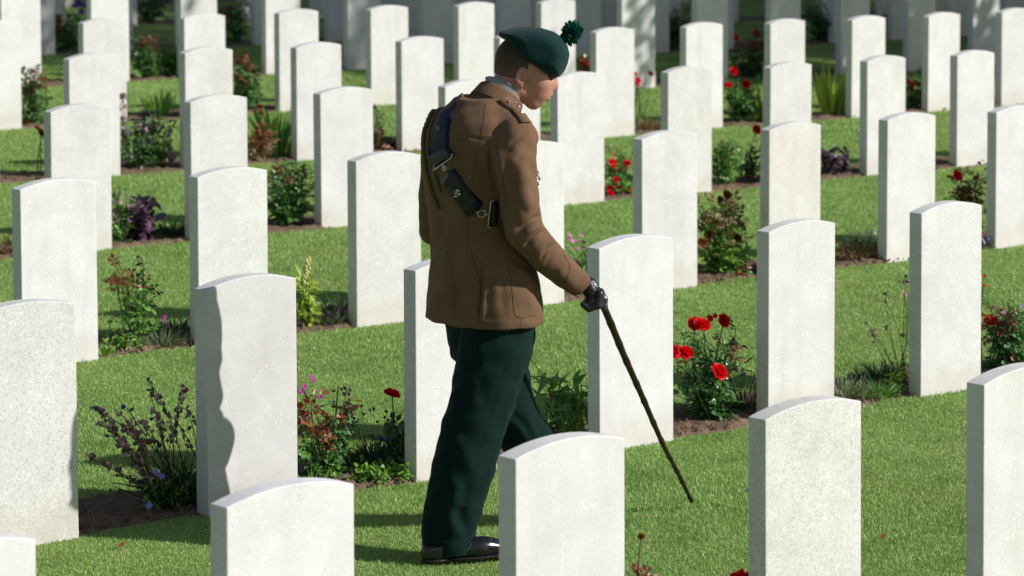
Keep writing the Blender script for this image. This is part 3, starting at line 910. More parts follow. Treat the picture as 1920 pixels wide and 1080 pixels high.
# ---- trousers
T_ = SDF(np.arange(-.45, .68, .0068), np.arange(-.30, .30, .0068), np.arange(.03, .98, .0068))
T_.rings([.60, .70, .80, .97], [.045, .05, .04, .03], [0, 0, 0, 0], [.15, .165, .165, .16], [.105, .12, .12, .11], k=0, p=2.1)
leg = [(663, 926, .114), (710, 914, .108), (752, 905, .103), (801, 887.5, .0985), (840, 878, .0985), (873, 870, .098), (910, 860, .094), (945, 851.5, .0905), (979, 844, .0865), (1003, 840, .083), (1028, 840.5, .083)]
pts = [L(u, v, -.095) for v, u, r in leg]
T_.chain([L(932, 625, -.09)] + pts, [.115] + [r for v, u, r in leg], .012)
pl = [L(903, 600, .085), L(909, 630, .088), L(920, 663, .088), L(934, 710, .088), L(943, 752, .09), L(962, 790, .09), L(988, 822, .09), L(1016, 880, .09), L(1042, 945, .088), L(1052, 985, .085), L(1055, 1000, .085)]
T_.chain(pl, [.122, .118, .108, .104, .099, .092, .086, .084, .082, .082, .082], .012)
# open flat hems: cut below the ankle line
zz = T_.P[..., 2]; xx = T_.P[..., 0]
zR = pts[-1][2] - .022; 
T_.F = np.maximum(T_.F, np.where(xx < .16, (zR + .06 * (xx - pts[-1][0]) * -0.1) - zz, .075 - zz).astype(np.float32))
V, Q = T_.mesh(); del T_
V = smooth_verts(V, Q, 3)
V = folds(V, Q, [(p_, a_ * .62, w_ * 1.15) for p_, a_, w_ in [
    ([(846, 742), (862, 748), (884, 738)], -.013, 7), ([(842, 762), (870, 768), (905, 752)], .010, 10), ([(850, 722), (872, 725), (900, 715)], .007, 9),
    ([(905, 680), (930, 672), (960, 655)], -.005, 8), ([(870, 660), (905, 655), (940, 640)], .005, 9),
    ([(843, 950), (846, 975), (856, 997), (874, 1003)], .012, 9), ([(866, 945), (865, 968), (870, 988), (884, 996)], -.015, 10), ([(800, 990), (820, 1004), (846, 1008)], -.009, 5),
    ([(812, 900), (826, 930), (834, 965)], -.011, 14), ([(880, 905), (872, 930), (870, 950)], -.009, 7), ([(858, 900), (850, 930), (845, 955)], .009, 8),
    ([(832, 790), (858, 800), (880, 830)], -.008, 12), ([(850, 815), (880, 870), (900, 900)], .008, 14), ([(798, 985), (810, 1000), (830, 1012)], .006, 5),
    ([(988, 640), (972, 705), (948, 790), (925, 870), (900, 950)], .006, 5), ([(958, 800), (975, 840), (985, 870)], -.012, 7), ([(985, 770), (1000, 810), (1012, 840)], .009, 7), ([(955, 770), (985, 800), (1005, 830)], -.007, 5), ([(960, 705), (975, 725), (990, 740)], -.006, 6),
    ([(925, 625), (915, 690), (900, 740)], -.004, 16), ([(955, 640), (940, 700), (915, 780), (895, 860)], -.003, 2.0)]])
V += vnormals(V, Q) * (.0022 * (np.sin(V[:, 2:3] * 61 + V[:, :1] * 33) * np.sin(V[:, 1:2] * 70 + V[:, 2:3] * 23)))
trousers = local_mesh('trousers', V, Q, M['trews'], person)
# turn-up band at the hem
pp = []
def ring_on(V, z0, cx, n=48, grow=.004):
    c = cx; ang = np.linspace(0, 2 * np.pi, n, endpoint=False)
    sel = V[np.abs(V[:, 2] - z0) < .008]; sel = sel[np.linalg.norm(sel[:, :2] - c[:2], axis=1) < .16]
    a_ = np.arctan2(sel[:, 1] - c[1], sel[:, 0] - c[0]); r_ = np.linalg.norm(sel[:, :2] - c[:2], axis=1)
    o_ = np.argsort(a_); a_, r_ = a_[o_], r_[o_]
    rr = np.interp(ang, np.concatenate([a_ - 2 * np.pi, a_, a_ + 2 * np.pi]), np.tile(r_, 3))
    rr = np.convolve(np.tile(rr, 3), np.ones(3) / 3, 'same')[n:2 * n]
    return np.stack([c[0] + np.cos(ang) * (rr + grow), c[1] + np.sin(ang) * (rr + grow), np.full(n, z0)], 1)

# ---- tunic: torso, skirt and both sleeves in one cloth surface
J = SDF(np.arange(-.34, .42, .0062), np.arange(-.37, .36, .0062), np.arange(.68, 1.56, .0062))
z_ = [.70, .76, .85, .93, 1.02, 1.10, 1.18, 1.27, 1.34, 1.40, 1.45, 1.50]
J.rings(z_, [.010, .012, .012, .008, -.004, -.012, -.016, -.016, -.010, .002, .022, .045], [-.01, -.01, -.01, -.006, 0, 0, 0, 0, .002, .006, .008, .008],
        [.224, .219, .209, .196, .186, .190, .200, .206,   .192, .155, .105, .085], [.162, .158, .150, .138, .128, .128, .133, .136, .130, .115, .088, .072], k=0, p=2.15, zlo=.738, zhi=1.46)
J.chain([L(944, 222, -.07), L(974, 258, -.165)], [.060, .060], .03)
J.chain([L(886, 218, .07), L(850, 240, .165)], [.060, .056], .03)
J.chain([L(968, 258, -.182), L(965, 310, -.205), L(972, 372, -.225), L(983, 432, -.24), L(1022, 478, -.25), L(1060, 512, -.25), L(1087, 533.5, -.25)], [.066, .069, .066, .060, .055, .049, .0425], .007)
J.chain([L(834, 236, .195), L(824, 300, .225), L(817, 370, .25), L(816, 430, .255), np.array([.04, .23, .99]), np.array([.085, .206, .915])], [.062, .060, .056, .052, .048, .044], .007)
J.ell((.10, .115, .80), (.125, .125, .11), None, .03)  # unseen front-left skirt bulge, added to widen the shadow cast on the headstone
# tunic skirt dips a little at the back; sleeve ends cut square
cuff_dir = (wr_R - el_R) / np.linalg.norm(wr_R - el_R)
cuff_c = L(1087.5, 533.5, -.25)
tcut = (J.P - cuff_c) @ cuff_dir
near = np.linalg.norm(J.P - cuff_c, axis=-1) < .1
J.F = np.maximum(J.F, .738 - J.P[..., 2])
J.F = np.where(near, np.maximum(J.F, tcut - .004), J.F).astype(np.float32)
V, Q = J.mesh(); del J
V = smooth_verts(V, Q, 3)
V = folds(V, Q, [
    # elbow and forearm
    ([(1017, 402), (1000, 411), (975, 428)], -.013, 4.5), ([(1020, 416), (1000, 428), (968, 447)], .011, 5.5), ([(1030, 430), (1008, 444), (983, 466)], -.013, 4.5), ([(1042, 444), (1022, 458), (1001, 482)], .009, 5.5), ([(1045, 455), (1028, 468), (1012, 492)], -.007, 4), ([(1052, 462), (1036, 476), (1020, 500)], -.005, 5),
    ([(960, 400), (972, 425), (985, 447)], -.006, 6), ([(1066, 488), (1052, 505), (1048, 520)], .004, 6), ([(950, 405), (958, 440), (975, 465)], .006, 7),
    # upper sleeve
    ([(992, 247), (975, 256), (955, 270)], -.004, 4), ([(1000, 255), (980, 266), (958, 284)], .004, 5), ([(1006, 272), (985, 286), (965, 300)], -.004, 5), ([(975, 300), (985, 350), (990, 390)], .006, 12), ([(1003, 300), (1000, 345), (1004, 390)], -.005, 8), ([(948, 300), (958, 350), (966, 400)], -.005, 8), ([(1010, 360), (1003, 380), (985, 396)], .006, 6),
    # armhole and the hollow of the back beside it
    ([(914, 262), (917, 300), (925, 345), (934, 385), (945, 430), (960, 462)], -.016, 5.5), ([(905, 300), (912, 340), (920, 380)], -.010, 12), ([(908, 262), (880, 256), (858, 262)], -.003, 3), ([(925, 250), (935, 300), (945, 350)], .007, 9),
    # back and waist
    ([(890, 300), (880, 340), (870, 390)], .006, 14), ([(905, 425), (870, 432), (835, 428)], -.007, 13), ([(930, 440), (900, 455), (860, 460)], .004, 9), ([(848, 440), (838, 500), (830, 560)], .005, 10), ([(865, 470), (856, 540), (852, 600)], -.005, 9), ([(880, 470), (876, 540), (876, 600)], .004, 9),
    ([(906, 480), (902, 540), (897, 608)], -.008, 3.2), ([(915, 500), (908, 550), (903, 606)], .006, 4), ([(930, 470), (940, 520), (945, 600)], -.004, 9), ([(985, 480), (990, 540), (1000, 600)], .004, 9), ([(812, 450), (808, 500), (806, 560)], -.004, 6), ([(828, 400), (828, 430), (815, 470)], -.008, 6),
    ([(955, 480), (980, 500), (1003, 505)], -.006, 5), ([(800, 585), (850, 600), (900, 603), (955, 607), (1010, 602)], .002, 5)])
V += vnormals(V, Q) * (.0018 * (np.sin(V[:, 2:3] * 47 + V[:, :1] * 60) * np.sin(V[:, 1:2] * 55 + V[:, 2:3] * 31)))
jacket = local_mesh('tunic', V, Q, M['tunic'], person)
JW = V + O3
BV = BVHTree.FromPolygons([Vector(q) for q in JW], [tuple(int(k) for k in q) for q in Q])
def hit(u, v, lift=.0):
    """point of the tunic seen at a pixel, lifted off the cloth (soldier's own space) and its normal"""
    d = CF + CR * (u - PPX) / F_PX - CU * (v - PPY) / F_PX; d /= np.linalg.norm(d)
    loc, nrm, i, dist = BV.ray_cast(Vector(CAM), Vector(d))
    if loc is None:
        loc, nrm, i, dist = BV.find_nearest(Vector(CAM + d * (10.9)))
    n_ = np.array(nrm)
    if n_ @ d > 0: n_ = -n_
    return np.array(loc) + n_ * lift - O3, n_
def resample(pts, step=4.0):
    pts = np.asarray(pts, float); s_ = np.concatenate([[0], np.cumsum(np.linalg.norm(np.diff(pts, axis=0), axis=1))])
    n_ = max(2, int(s_[-1] / step) + 1); q = np.linspace(0, s_[-1], n_)
    out = np.stack([np.interp(q, s_, pts[:, k]) for k in (0, 1)], 1)
    for _ in range(2): out[1:-1] = .5 * out[1:-1] + .25 * (out[:-2] + out[2:])
    return out
def seam(pts, r=.0006, lift=.0003, name='seam', mat='thread', parent=None):
    P = np.array([hit(u, v, lift)[0] for u, v in resample(pts, 3)])
    for _ in range(2): P[1:-1] = .5 * P[1:-1] + .25 * (P[:-2] + P[2:])
    b_ = MB(); b_.tube(P, r, 5); return b_.build(name, M[mat], parent or jacket)
seam([(912, 178), (906, 230), (893, 300), (880, 380), (876, 450), (893, 500), (902, 540), (897, 607)])
seam([(857, 263), (880, 256), (908, 258), (921, 255)])
seam([(921, 256), (914, 290), (917, 325)])
seam([(930, 262), (938, 300), (944, 345), (951, 395)])
seam([(1057, 478), (1066, 492), (1069, 506), (1062, 524), (1054, 533)],   .0011)
seam([(952, 487), (960, 545), (964, 590), (972, 597), (1004, 592)], .0008)
seam([(985, 484), (1000, 491)], .0009)
seam([(975, 596), (976, 612)], .0005)
seam([(838, 470), (850, 520), (853, 600)], .0005)

# collar of the tunic: a standing fall collar that follows the neck; grey shirt collar inside it
def collar_band(name, mat, c_lo, c_hi, r_lo, r_hi, parent, thick=.005, fall=None, n=56, tilt_hi=None):
    ax_ = (c_hi - c_lo) / np.linalg.norm(c_hi - c_lo)
    e1 = np.cross(ax_, np.array([0, 1.0, 0])); e1 /= np.linalg.norm(e1); e2 = np.cross(ax_, e1)
    ang = np.linspace(0, 2 * np.pi, n, endpoint=False)
    ring = lambda c, ra, rb: c + np.cos(ang)[:, None] * e1 * ra + np.sin(ang)[:, None] * e2 * rb
    prof = [(0, 0, 0), (.5, .5, 0), (1, 1, 0), (1.03, 1, .003), (1.0, 1, thick)]
    R_ = []
    for t, s_, o_ in prof:
        c = c_lo + (c_hi - c_lo) * t; ra = r_lo[0] + (r_hi[0] - r_lo[0]) * s_ + o_; rb = r_lo[1] + (r_hi[1] - r_lo[1]) * s_ + o_
        R_.append(ring(c, ra, rb))
    if fall is not None:
        for t, ra, rb in fall: R_.append(ring(c_lo + (c_hi - c_lo) * t, ra, rb))
    V = np.concatenate(R_); m = n
    Q = np.array([(i * m + j, i * m + (j + 1) % m, (i + 1) * m + (j + 1) % m, (i + 1) * m + j) for i in range(len(R_) - 1) for j in range(m)])
    o = local_mesh(name, V, Q, mat, parent)
    return o
ncl = L(926, 200, .004); nch = L(947, 166.5, .0)
collar_band('shirt_collar', M['shirt'], ncl, L(946, 166, .0), (.072, .076), (.0655, .068), person)
jc0, jc1 = L(920, 211, .004), L(940, 178, .0)
collar_band('collar', M['tunic'], jc0, jc1, (.080, .088), (.0725, .0765), jacket, .005, fall=[(.92, .079, .0835), (.62, .083, .088), (.32, .0865, .0925), (.30, .0865, .0925), (.30, .079, .085)])

# shoulder strap with button and two pips
def patch(name, uv, lift, thick, mat, parent):
    P = [hit(u, v, lift) for u, v in uv]
    top = np.array([p for p, n_ in P]); bot = np.array([p - n_ * (lift + thick) for p, n_ in P])
    V = np.concatenate([top, bot]); k = len(uv)
    b_ = MB(); c = top.mean(0)
    b_.add(np.concatenate([V, [c]]), [(i, (i + 1) % k, (i + 1) % k + k, i + k) for i in range(k)], [(2 * k, (i + 1) % k, i) for i in range(k)])
    return b_.build(name, M[mat], parent, smooth=False)
es = resample([(944, 186), (953, 194), (966, 206), (979, 220), (986, 231)], 3)
b_ = MB(); Vr = []
for (u, v) in es:
    p, n_ = hit(u, v, .006); Vr.append((p, n_))
tang = np.gradient(np.array([p for p, n_ in Vr]), axis=0)
rowv = []
for (p, n_), t_ in zip(Vr, tang):
    s_ = np.cross(n_, t_); s_ /= np.linalg.norm(s_) + 1e-9
    rowv += [p - s_ * .021 - n_ * .006, p - s_ * .020, p + s_ * .020, p + s_ * .021 - n_ * .006]
k = len(Vr)
b_.add(rowv, [(4 * i + j, 4 * i + j + 1, 4 * i + 5 + j, 4 * i + 4 + j) for i in range(k - 1) for j in range(3)], [])
strap = b_.build('shoulder_strap', M['tunic'], jacket)
def pip(u, v, r=.0075, name='rank_pip', sq=True):
    p, n_ = hit(u, v, .009); b2 = MB()
    e1 = np.cross(n_, HB); e1 /= np.linalg.norm(e1); e2 = np.cross(n_, e1)
    if sq:
        b2.add([p + e1 * r, p + e2 * r, p - e1 * r, p - e2 * r, p + n_ * .005, p - n_ * .004], None, [(0, 1, 4), (1, 2, 4), (2, 3, 4), (3, 0, 4)])
    else: b2.blob(p, (r, r, r))
    b2.build(name, M['silver'], jacket, smooth=not sq)
pip(970, 203); pip(976.5, 214); pip(952.5, 193.5, .006, 'button', False); pip(964, 196.5, .004, 'rank_pip', False)

# cross belt: navy strap, silver fittings, black pouch with a badge
def ribbon(name, left, right, lift, thick, mat, parent, k=None):
    l_, r_ = resample(left, 4), resample(right, 4)
    n_ = k or max(len(l_), len(r_))
    rs = lambda q: np.stack([np.interp(np.linspace(0, 1, n_), np.linspace(0, 1, len(q)), q[:, c]) for c in (0, 1)], 1)
    l_, r_ = rs(l_), rs(r_)
    rows = []
    for a_, c_ in zip(l_, r_):
        for t in np.linspace(0, 1, 6):
            rows.append(hit(*(a_ + (c_ - a_) * t), lift))
    P = np.array([p for p, q in rows]).reshape(n_, 6, 3); Nn = np.array([q for p, q in rows]).reshape(n_, 6, 3)
    for _ in range(3): P[1:-1] = .5 * P[1:-1] + .25 * (P[:-2] + P[2:]); P[:, 1:-1] = .5 * P[:, 1:-1] + .25 * (P[:, :-2] + P[:, 2:])
    low = P - Nn * thick
    ring_ = np.concatenate([P, low[:, ::-1]], 1)            # 12 around
    V = ring_.reshape(-1, 3)
    Q = [(i * 12 + j, i * 12 + (j + 1) % 12, (i + 1) * 12 + (j + 1) % 12, (i + 1) * 12 + j) for i in range(n_ - 1) for j in range(12)]
    Q += [(j, 11 - j, 10 - j, j + 1) for j in range(5)] + [((n_ - 1) * 12 + j, (n_ - 1) * 12 + j + 1, (n_ - 1) * 12 + 10 - j, (n_ - 1) * 12 + 11 - j) for j in range(5)]
    return local_mesh(name, V, np.array(Q), mat, parent)
belt = ribbon('cross_belt', [(843, 184), (836, 192), (821, 220), (811, 250), (806.5, 287), (807, 297)], [(862, 184), (855, 192), (846.5, 220), (842, 246), (841, 275), (842.5, 280)], .0042, .004, M['navy'], person)
ribbon('belt_end', [(806, 294), (810, 303), (816, 313)], [(843, 277), (848, 285), (852.5, 292)], .010, .010, M['patent'], belt)
ribbon('side_strap', [(920, 378), (927, 377), (934, 378)], [(917, 424), (925, 424), (932, 424)], .004, .005, M['patent'], belt)
def wire(name, pts, lift, r, mat='silver', parent=None, closed=False):
    P = [hit(u, v, lift)[0] for u, v in pts]
    if closed: P = P + P[:1]
    b_ = MB(); b_.tube(np.array(P), r, 6); return b_.build(name, M[mat], parent or belt)
wire('buckle', [(821, 312), (818, 315), (819, 318), (835.5, 307), (852, 295), (853, 290), (851, 288)], .014, .0016)
wire('buckle', [(924, 379), (922.5, 377), (920.5, 380), (918, 400), (915.5, 423), (918, 426), (921, 424)], .010, .0016)
wire('link', [(836, 308), (838.5, 312), (840, 318)], .014, .0022)
def ring_wire(u, v, r, name='ring'):
    wire(name, [(u + r * math.cos(t), v + r * math.sin(t)) for t in np.linspace(0, 2 * np.pi, 14)[:-1]], .012, .0014, closed=True)
ring_wire(839, 315, 4.0); ring_wire(905, 399, 6.5)
wire('link', [(911, 400), (918, 401)], .012, .0016); wire('link', [(893, 394), (898.5, 398)], .012, .002)
def pouch():
    quad = np.array([(838, 322), (850, 317), (898.5, 383), (893, 395), (876, 408), (826, 341)], float)     # outline seen on the back
    P = [hit(u, v, 0) for u, v in quad]
    nrm = np.mean([n_ for p, n_ in P], 0); nrm /= np.linalg.norm(nrm)
    c = np.mean([p for p, n_ in P], 0)
    flat = []
    for (u, v) in quad:                       # all corners on one plane in front of the cloth
        d = CF + CR * (u - PPX) / F_PX - CU * (v - PPY) / F_PX
        o_ = CAM - O3
        pl_ = c + nrm * .016
        flat.append(o_ + d * ((pl_ - o_) @ nrm) / (d @ nrm))
    flat = np.array(flat); fc = flat.mean(0)
    back = fc + (flat - fc) * .97 - nrm * .03
    ridge = fc + (flat - fc) * .80 + nrm * .010
    b_ = MB(); k = 6
    V = np.concatenate([back, flat, ridge, [fc + nrm * .013]])
    qs = [(i, (i + 1) % k, (i + 1) % k + k, i + k) for i in range(k)] + [(k + i, k + (i + 1) % k, 2 * k + (i + 1) % k, 2 * k + i) for i in range(k)]
    b_.add(V, qs, [(2 * k + i, 2 * k + (i + 1) % k, 3 * k) for i in range(k)])
    po = b_.build('belt_pouch', M['patent'], belt, smooth=False)
    # navy gusset along the upper edge
    a0, a1 = flat[1], flat[2]; b2 = MB(); rows = []
    for t in np.linspace(0, 1, 10):
        sag = -4 * t * (1 - t) * .010
        p = a0 + (a1 - a0) * t
        inn = (fc - p); inn -= (a1 - a0) * (inn @ (a1 - a0)) / ((a1 - a0) @ (a1 - a0)); inn /= np.linalg.norm(inn)
        rows += [p + inn * (-.004 - sag) - nrm * .006, p + inn * (.000 - sag) + nrm * .006, p + inn * (.016 - sag) + nrm * .0105, p + inn * (.022 - sag) + nrm * .006]
    b2.add(rows, [(4 * i + j, 4 * i + j + 1, 4 * i + 5 + j, 4 * i + 4 + j) for i in range(9) for j in range(3)])
    b2.build('pouch_flap', M['navy'], belt)
    # folded pleats of the pouch front
    b3 = MB()
    src = flat[4] * .5 + flat[5] * .5
    for t in (.15, .32, .5, .68, .85):
        q = flat[5] + (flat[4] - flat[5]) * t; top_ = flat[1] + (flat[2] - flat[1]) * (.35 + .3 * t)
        q = fc + (q - fc) * .74; top_ = fc + (top_ - fc) * .6
        b3.tube([q + nrm * .0095, (q + top_) / 2 + nrm * .0115, top_ + nrm * .011], [.0022, .0028, .0016], 5)
    b3.build('pouch_pleats', M['patent'], belt)
    # badge: small crowned silver device
    b4 = MB(); o_ = fc + nrm * .018
    e1 = (a1 - a0) / np.linalg.norm(a1 - a0); e2 = np.cross(nrm, e1)
    for du, dv, r in ((0, 0, .008), (.007, .005, .006), (-.006, .005, .0055), (.004, -.007, .006), (-.005, -.006, .005), (0, .011, .005), (.009, -.003, .004), (-.010, 0, .004), (.002, -.013, .004)):
        b4.blob(o_ + e1 * du + e2 * dv, (r, r * .8, .004))
    b4.build('badge', M['silver'], belt, smooth=False)
pouch()
wire('emblem', [(826, 238), (822.5, 240), (822, 244), (825, 245), (828, 241)], .0075, .0007, 'silver')

# braided cord looping from the left shoulder down the back
def braid(pts, rad, lift, name='shoulder_cord', nst=3, turns_per_m=20):
    c = resample(pts, 3); P = np.array([hit(u, v, lift)[0] for u, v in c])
    for _ in range(4): P[1:-1] = .5 * P[1:-1] + .25 * (P[:-2] + P[2:])
    s_ = np.concatenate([[0], np.cumsum(np.linalg.norm(np.diff(P, axis=0), axis=1))])
    q = np.linspace(0, s_[-1], int(s_[-1] / .0035) + 2)
    P = np.stack([np.interp(q, s_, P[:, k]) for k in range(3)], 1)
    T = np.gradient(P, axis=0); T /= np.linalg.norm(T, axis=1)[:, None]
    N_ = np.cross(T, CF); N_ /= np.linalg.norm(N_, axis=1)[:, None]; B_ = np.cross(T, N_)
    b_ = MB()
    for k in range(nst):
        ph = q * turns_per_m * 2 * np.pi + k * 2 * np.pi / nst
        b_.tube(P + rad * .62 * (np.cos(ph)[:, None] * N_ + np.sin(ph)[:, None] * B_), rad * .62, 6)
    b_.build(name, M['cord'], person)
braid([(866, 182), (852, 179), (838, 184), (824, 198), (810, 216), (800, 240), (796.5, 265), (797.5, 292), (802, 325), (810, 355), (818, 378), (824, 392)], .0070, .006)
braid([(846, 184), (828, 202), (815, 222), (806, 246), (802.5, 275), (806, 300), (814, 322), (823, 345), (827, 360)], .0052, .004)
# medals at the edge of the chest
for (u, v) in ((1009.5, 328), (1010.5, 337), (1009, 345)):
    b_ = MB(); p = L(u, v, -.14) ; b_.blob(p, (.006, .010, .008)); b_.blob(p + (0, 0, .012), (.005, .009, .005)); b_.build('medal', M['silver'], jacket, smooth=False)

# ---- gloves: a palm, four curled fingers of different length and a thumb
def right_glove():
    g = SDF(*[np.arange(wr_R[i] - .10, wr_R[i] + .16, .0028) for i in range(3)])
    W = lambda u, v, c=0.0: L(1100, 545, -.25) + HA * (u - 1100) / 581 + HB * (545 - v) / 581 + HC * c
    g.cone(W(1083, 527), W(1102, 536), .030, .031, 0)
    g.ell(W(1112, 548, 0), (.040, .026, .040), np.stack([HA * .80 - HB * .6, HA * .6 + HB * .8, HC], 1), .012)
    # (knuckle, middle joint, tip) for little, ring, middle: curled round the knob
    for k, c in ((0, .034), (1, .013), (2, -.008)):
        g.chain([W(1124 + k, 549 + k, c), W(1121 + k * 1.5, 571 + k * .6, c + .003), W(1104 + k, 577, c + .004), W(1092.5 + k * 2, 569, c + .002)], [.0125, .0118, .0108, .0095], .0035)
    # forefinger lies along the stick, thumb on the far side
    g.chain([W(1126, 548, -.026), W(1133.5, 562, -.024), W(1134, 576, -.020), W(1131, 584, -.014)], [.0125, .0112, .0102, .0088], .004)
    g.chain([W(1106, 545, -.040), W(1118, 558, -.050), W(1130, 572, -.040), W(1134, 580, -.03)], [.016, .0125, .011, .0095], .005)
    g.cone(W(1110, 560, .0), W(1118, 566, -.012), .018, .018, .008)
    g.ell(W(1109, 563, .006), (.026, .022, .036), HR, .008)
    V, Q = g.mesh(); V = smooth_verts(V, Q, 1)
    V = folds(V, Q, [([(1104, 545), (1112, 549), (1118, 547)], -.003, 2.2), ([(1103, 553), (1112, 556), (1121, 553)], -.0035, 2.2), ([(1112, 528), (1119, 537), (1122, 541)], -.003, 2), ([(1103, 549), (1112, 552)], .002, 2), ([(1104, 562), (1112, 565)], .0025, 2)])
    local_mesh('glove', V, Q, M['glove'], person)
right_glove()
def left_glove():
    c = wr_L
    g = SDF(*[np.arange(c[i] - (.16 if i == 2 else .09), c[i] + .09, .004) for i in range(3)])
    g.cone(c + (0, 0, .03), c + (.002, 0, -.03), .030, .029, 0)
    g.ell(c + np.array([.016, 0, -.06]), (.038, .022, .038), None, .012)
    for k, (dx, ln) in enumerate(((-.022, .036), (-.007, .042), (.009, .043), (.025, .038))):
        p0 = c + np.array([dx + .02, .004, -.092]); p1 = p0 + (.002, -.012, -ln * .6); p2 = p1 + (.006, -.028, .004); p3 = p2 + (.002, -.004, .022)
        g.chain([p0, p1, p2, p3], [.0105, .010, .0092, .0082], .003)
    g.chain([c + (.022, -.006, -.05), c + (.044, -.018, -.078), c + (.036, -.036, -.098)], [.014, .0115, .0095], .006)
    V, Q = g.mesh(); V = smooth_verts(V, Q, 1)
    local_mesh('glove', V, Q, M['glove'], person)
left_glove()

# ---- shoes: toe cap, vamp, quarters, welt and heel
def shoe(heel, toe, lift=0.0):
    heel = np.array(heel, float); toe = np.array(toe, float)
    f = toe - heel; Ls = np.linalg.norm(f); f /= Ls; s_ = np.cross([0, 0, 1.0], f); up = np.array([0, 0, 1.0])
    R_ = np.stack([f, s_, up], 1)
    at_ = lambda a_, b_, c_: heel + f * a_ * Ls + s_ * b_ + up * c_
    lo = np.minimum(heel, toe) - .08; hi = np.maximum(heel, toe) + .08
    g = SDF(np.arange(lo[0], hi[0], .0042), np.arange(lo[1], hi[1], .0042), np.arange(heel[2] - .02, heel[2] + .16, .0042))
    g.ell(at_(.13, 0, .034), (.040, .027, .040), R_, 0)
    g.ell(at_(.32, 0, .040), (.070, .029, .046), R_, .015)
    g.ell(at_(.62, .003, .033), (.085, .043, .038), R_, .015)
    g.ell(at_(.86, .004, .025), (.048, .034, .026), R_, .015)
    g.cone(at_(.22, 0, .06), at_(.20, 0, .115), .028, .030, .008)
    g.F = np.maximum(g.F, (heel[2] + .012) - g.P[..., 2])
    g.F = np.maximum(g.F, g.P[..., 2] - (heel[2] + .054 + .07 * np.clip(((g.P - heel) @ f / Ls - .2) * 3, 0, .5))).astype(np.float32)
    V, Q = g.mesh(); V = smooth_verts(V, Q, 2)
    o = local_mesh('shoe', V, Q, M['shoe'], person)
    g = SDF(np.arange(lo[0], hi[0], .005), np.arange(lo[1], hi[1], .005), np.arange(heel[2] - .02, heel[2] + .04, .004))
    g.ell(at_(.60, .003, .012), (.116, .047, .05), R_, 0); g.ell(at_(.16, 0, .012), (.048, .031, .05), R_, .02); g.ell(at_(.86, .004, .012), (.050, .038, .05), R_, .02)
    zz = g.P[..., 2] - heel[2]
    along = (g.P - heel) @ f / Ls
    g.F = np.maximum(g.F, np.maximum(zz - .0135, np.where(along < .32, -zz, .006 - zz))).astype(np.float32)
    V, Q = g.mesh(); V = smooth_verts(V, Q, 1)
    local_mesh('sole', V, Q, M['sole'], o)
    # brogue lines and punched dots
    bv = BVHTree.FromPolygons([Vector(q) for q in o.data.vertices and [v_.co for v_ in o.data.vertices]], [tuple(p.vertices) for p in o.data.polygons])
    def on(a_, b_, c_):
        loc, nr, i, d = bv.find_nearest(Vector(at_(a_, b_, c_))); return np.array(loc) + np.array(nr) * .0006
    for ln in ([(.66, -.06, .02), (.70, -.055, .05), (.78, -.03, .075), (.80, 0, .08)], [(.42, -.06, .02), (.47, -.055, .045), (.52, -.045, .07), (.47, -.02, .11)], [(.10, -.06, .075), (.04, -.04, .06), (.08, -.05, .05), (.18, -.06, .048)]):
        P = np.array(ln); q = np.linspace(0, 1, 16); P = np.stack([np.interp(q, np.linspace(0, 1, len(ln)), P[:, k]) for k in range(3)], 1)
        b2 = MB(); b2.tube(np.array([on(*p) for p in P]), .0009, 4); b2.build('stitching', M['welt'], o)
    for ln in ([(.62, -.06, .02), (.66, -.055, .05), (.74, -.03, .075)], [(.38, -.06, .02), (.43, -.055, .045), (.48, -.045, .07)]):
        P = np.array(ln); q = np.linspace(0, 1, 9); P = np.stack([np.interp(q, np.linspace(0, 1, len(ln)), P[:, k]) for k in range(3)], 1)
        b3 = MB()
        for p in P: b3.blob(on(*p), (.0018, .0018, .0018))
        b3.build('brogue_holes', M['sole'], o)
    for t in (.44, .50, .56):
        b4 = MB(); b4.tube(np.array([on(t, d, .12 - .1 * (t - .4)) for d in np.linspace(-.018, .018, 6)]), .0016, 5); b4.build('lace', M['glove'], o)
hz = gz(6.55, 7.74) - OZ
shoe((6.487 - OX, 7.762 - OY, hz + .008), (6.768 - OX, 7.655 - OY, hz + .008))
hz2 = gz(7.35, 7.94) - OZ
shoe((an_L[0] - .055, an_L[1] + .0, hz2 + .02), (an_L[0] + .225, an_L[1] + .005, hz2 + .035))

# ---- blackthorn walking stick held in the right hand
tip = at(1296, 940, OY - .05)
p0 = at(1113, 545, OY - .25); p1 = at(1131, 573, OY - .25)
mid_uv = [(1140, 596), (1163, 650), (1190, 712), (1216, 772), (1246, 838), (1272, 888), (1296, 940)]
ys_ = np.linspace(OY - .247, OY - .05, len(mid_uv))
cp = [p0, p1] + [at(u, v, y_) for (u, v), y_ in zip(mid_uv, ys_)]
cp = np.array(cp); s_ = np.concatenate([[0], np.cumsum(np.linalg.norm(np.diff(cp, axis=0), axis=1))])
q = np.linspace(0, s_[-1], 90); P = np.stack([np.interp(q, s_, cp[:, k]) for k in range(3)], 1)
for _ in range(6): P[1:-1] = .5 * P[1:-1] + .25 * (P[:-2] + P[2:])
P += np.stack([np.sin(q * 13) * .0016, np.cos(q * 9) * .0016, np.sin(q * 17) * .001], 1)
rad = np.interp(q, [0, .05, .2, s_[-1]], [.0135, .0125, .0120, .0068])
for k in (.14, .23, .31, .42, .5, .6, .69, .77, .84, .9): rad = rad + .0022 * np.exp(-((q - k * s_[-1]) / .008) ** 2)
stick = empty('walking_stick', tuple(tip), 'dark brown knobbly blackthorn stick held in the soldier\'s black glove', 'walking stick')
b_ = MB(); b_.tube(P - tip, rad, 10)
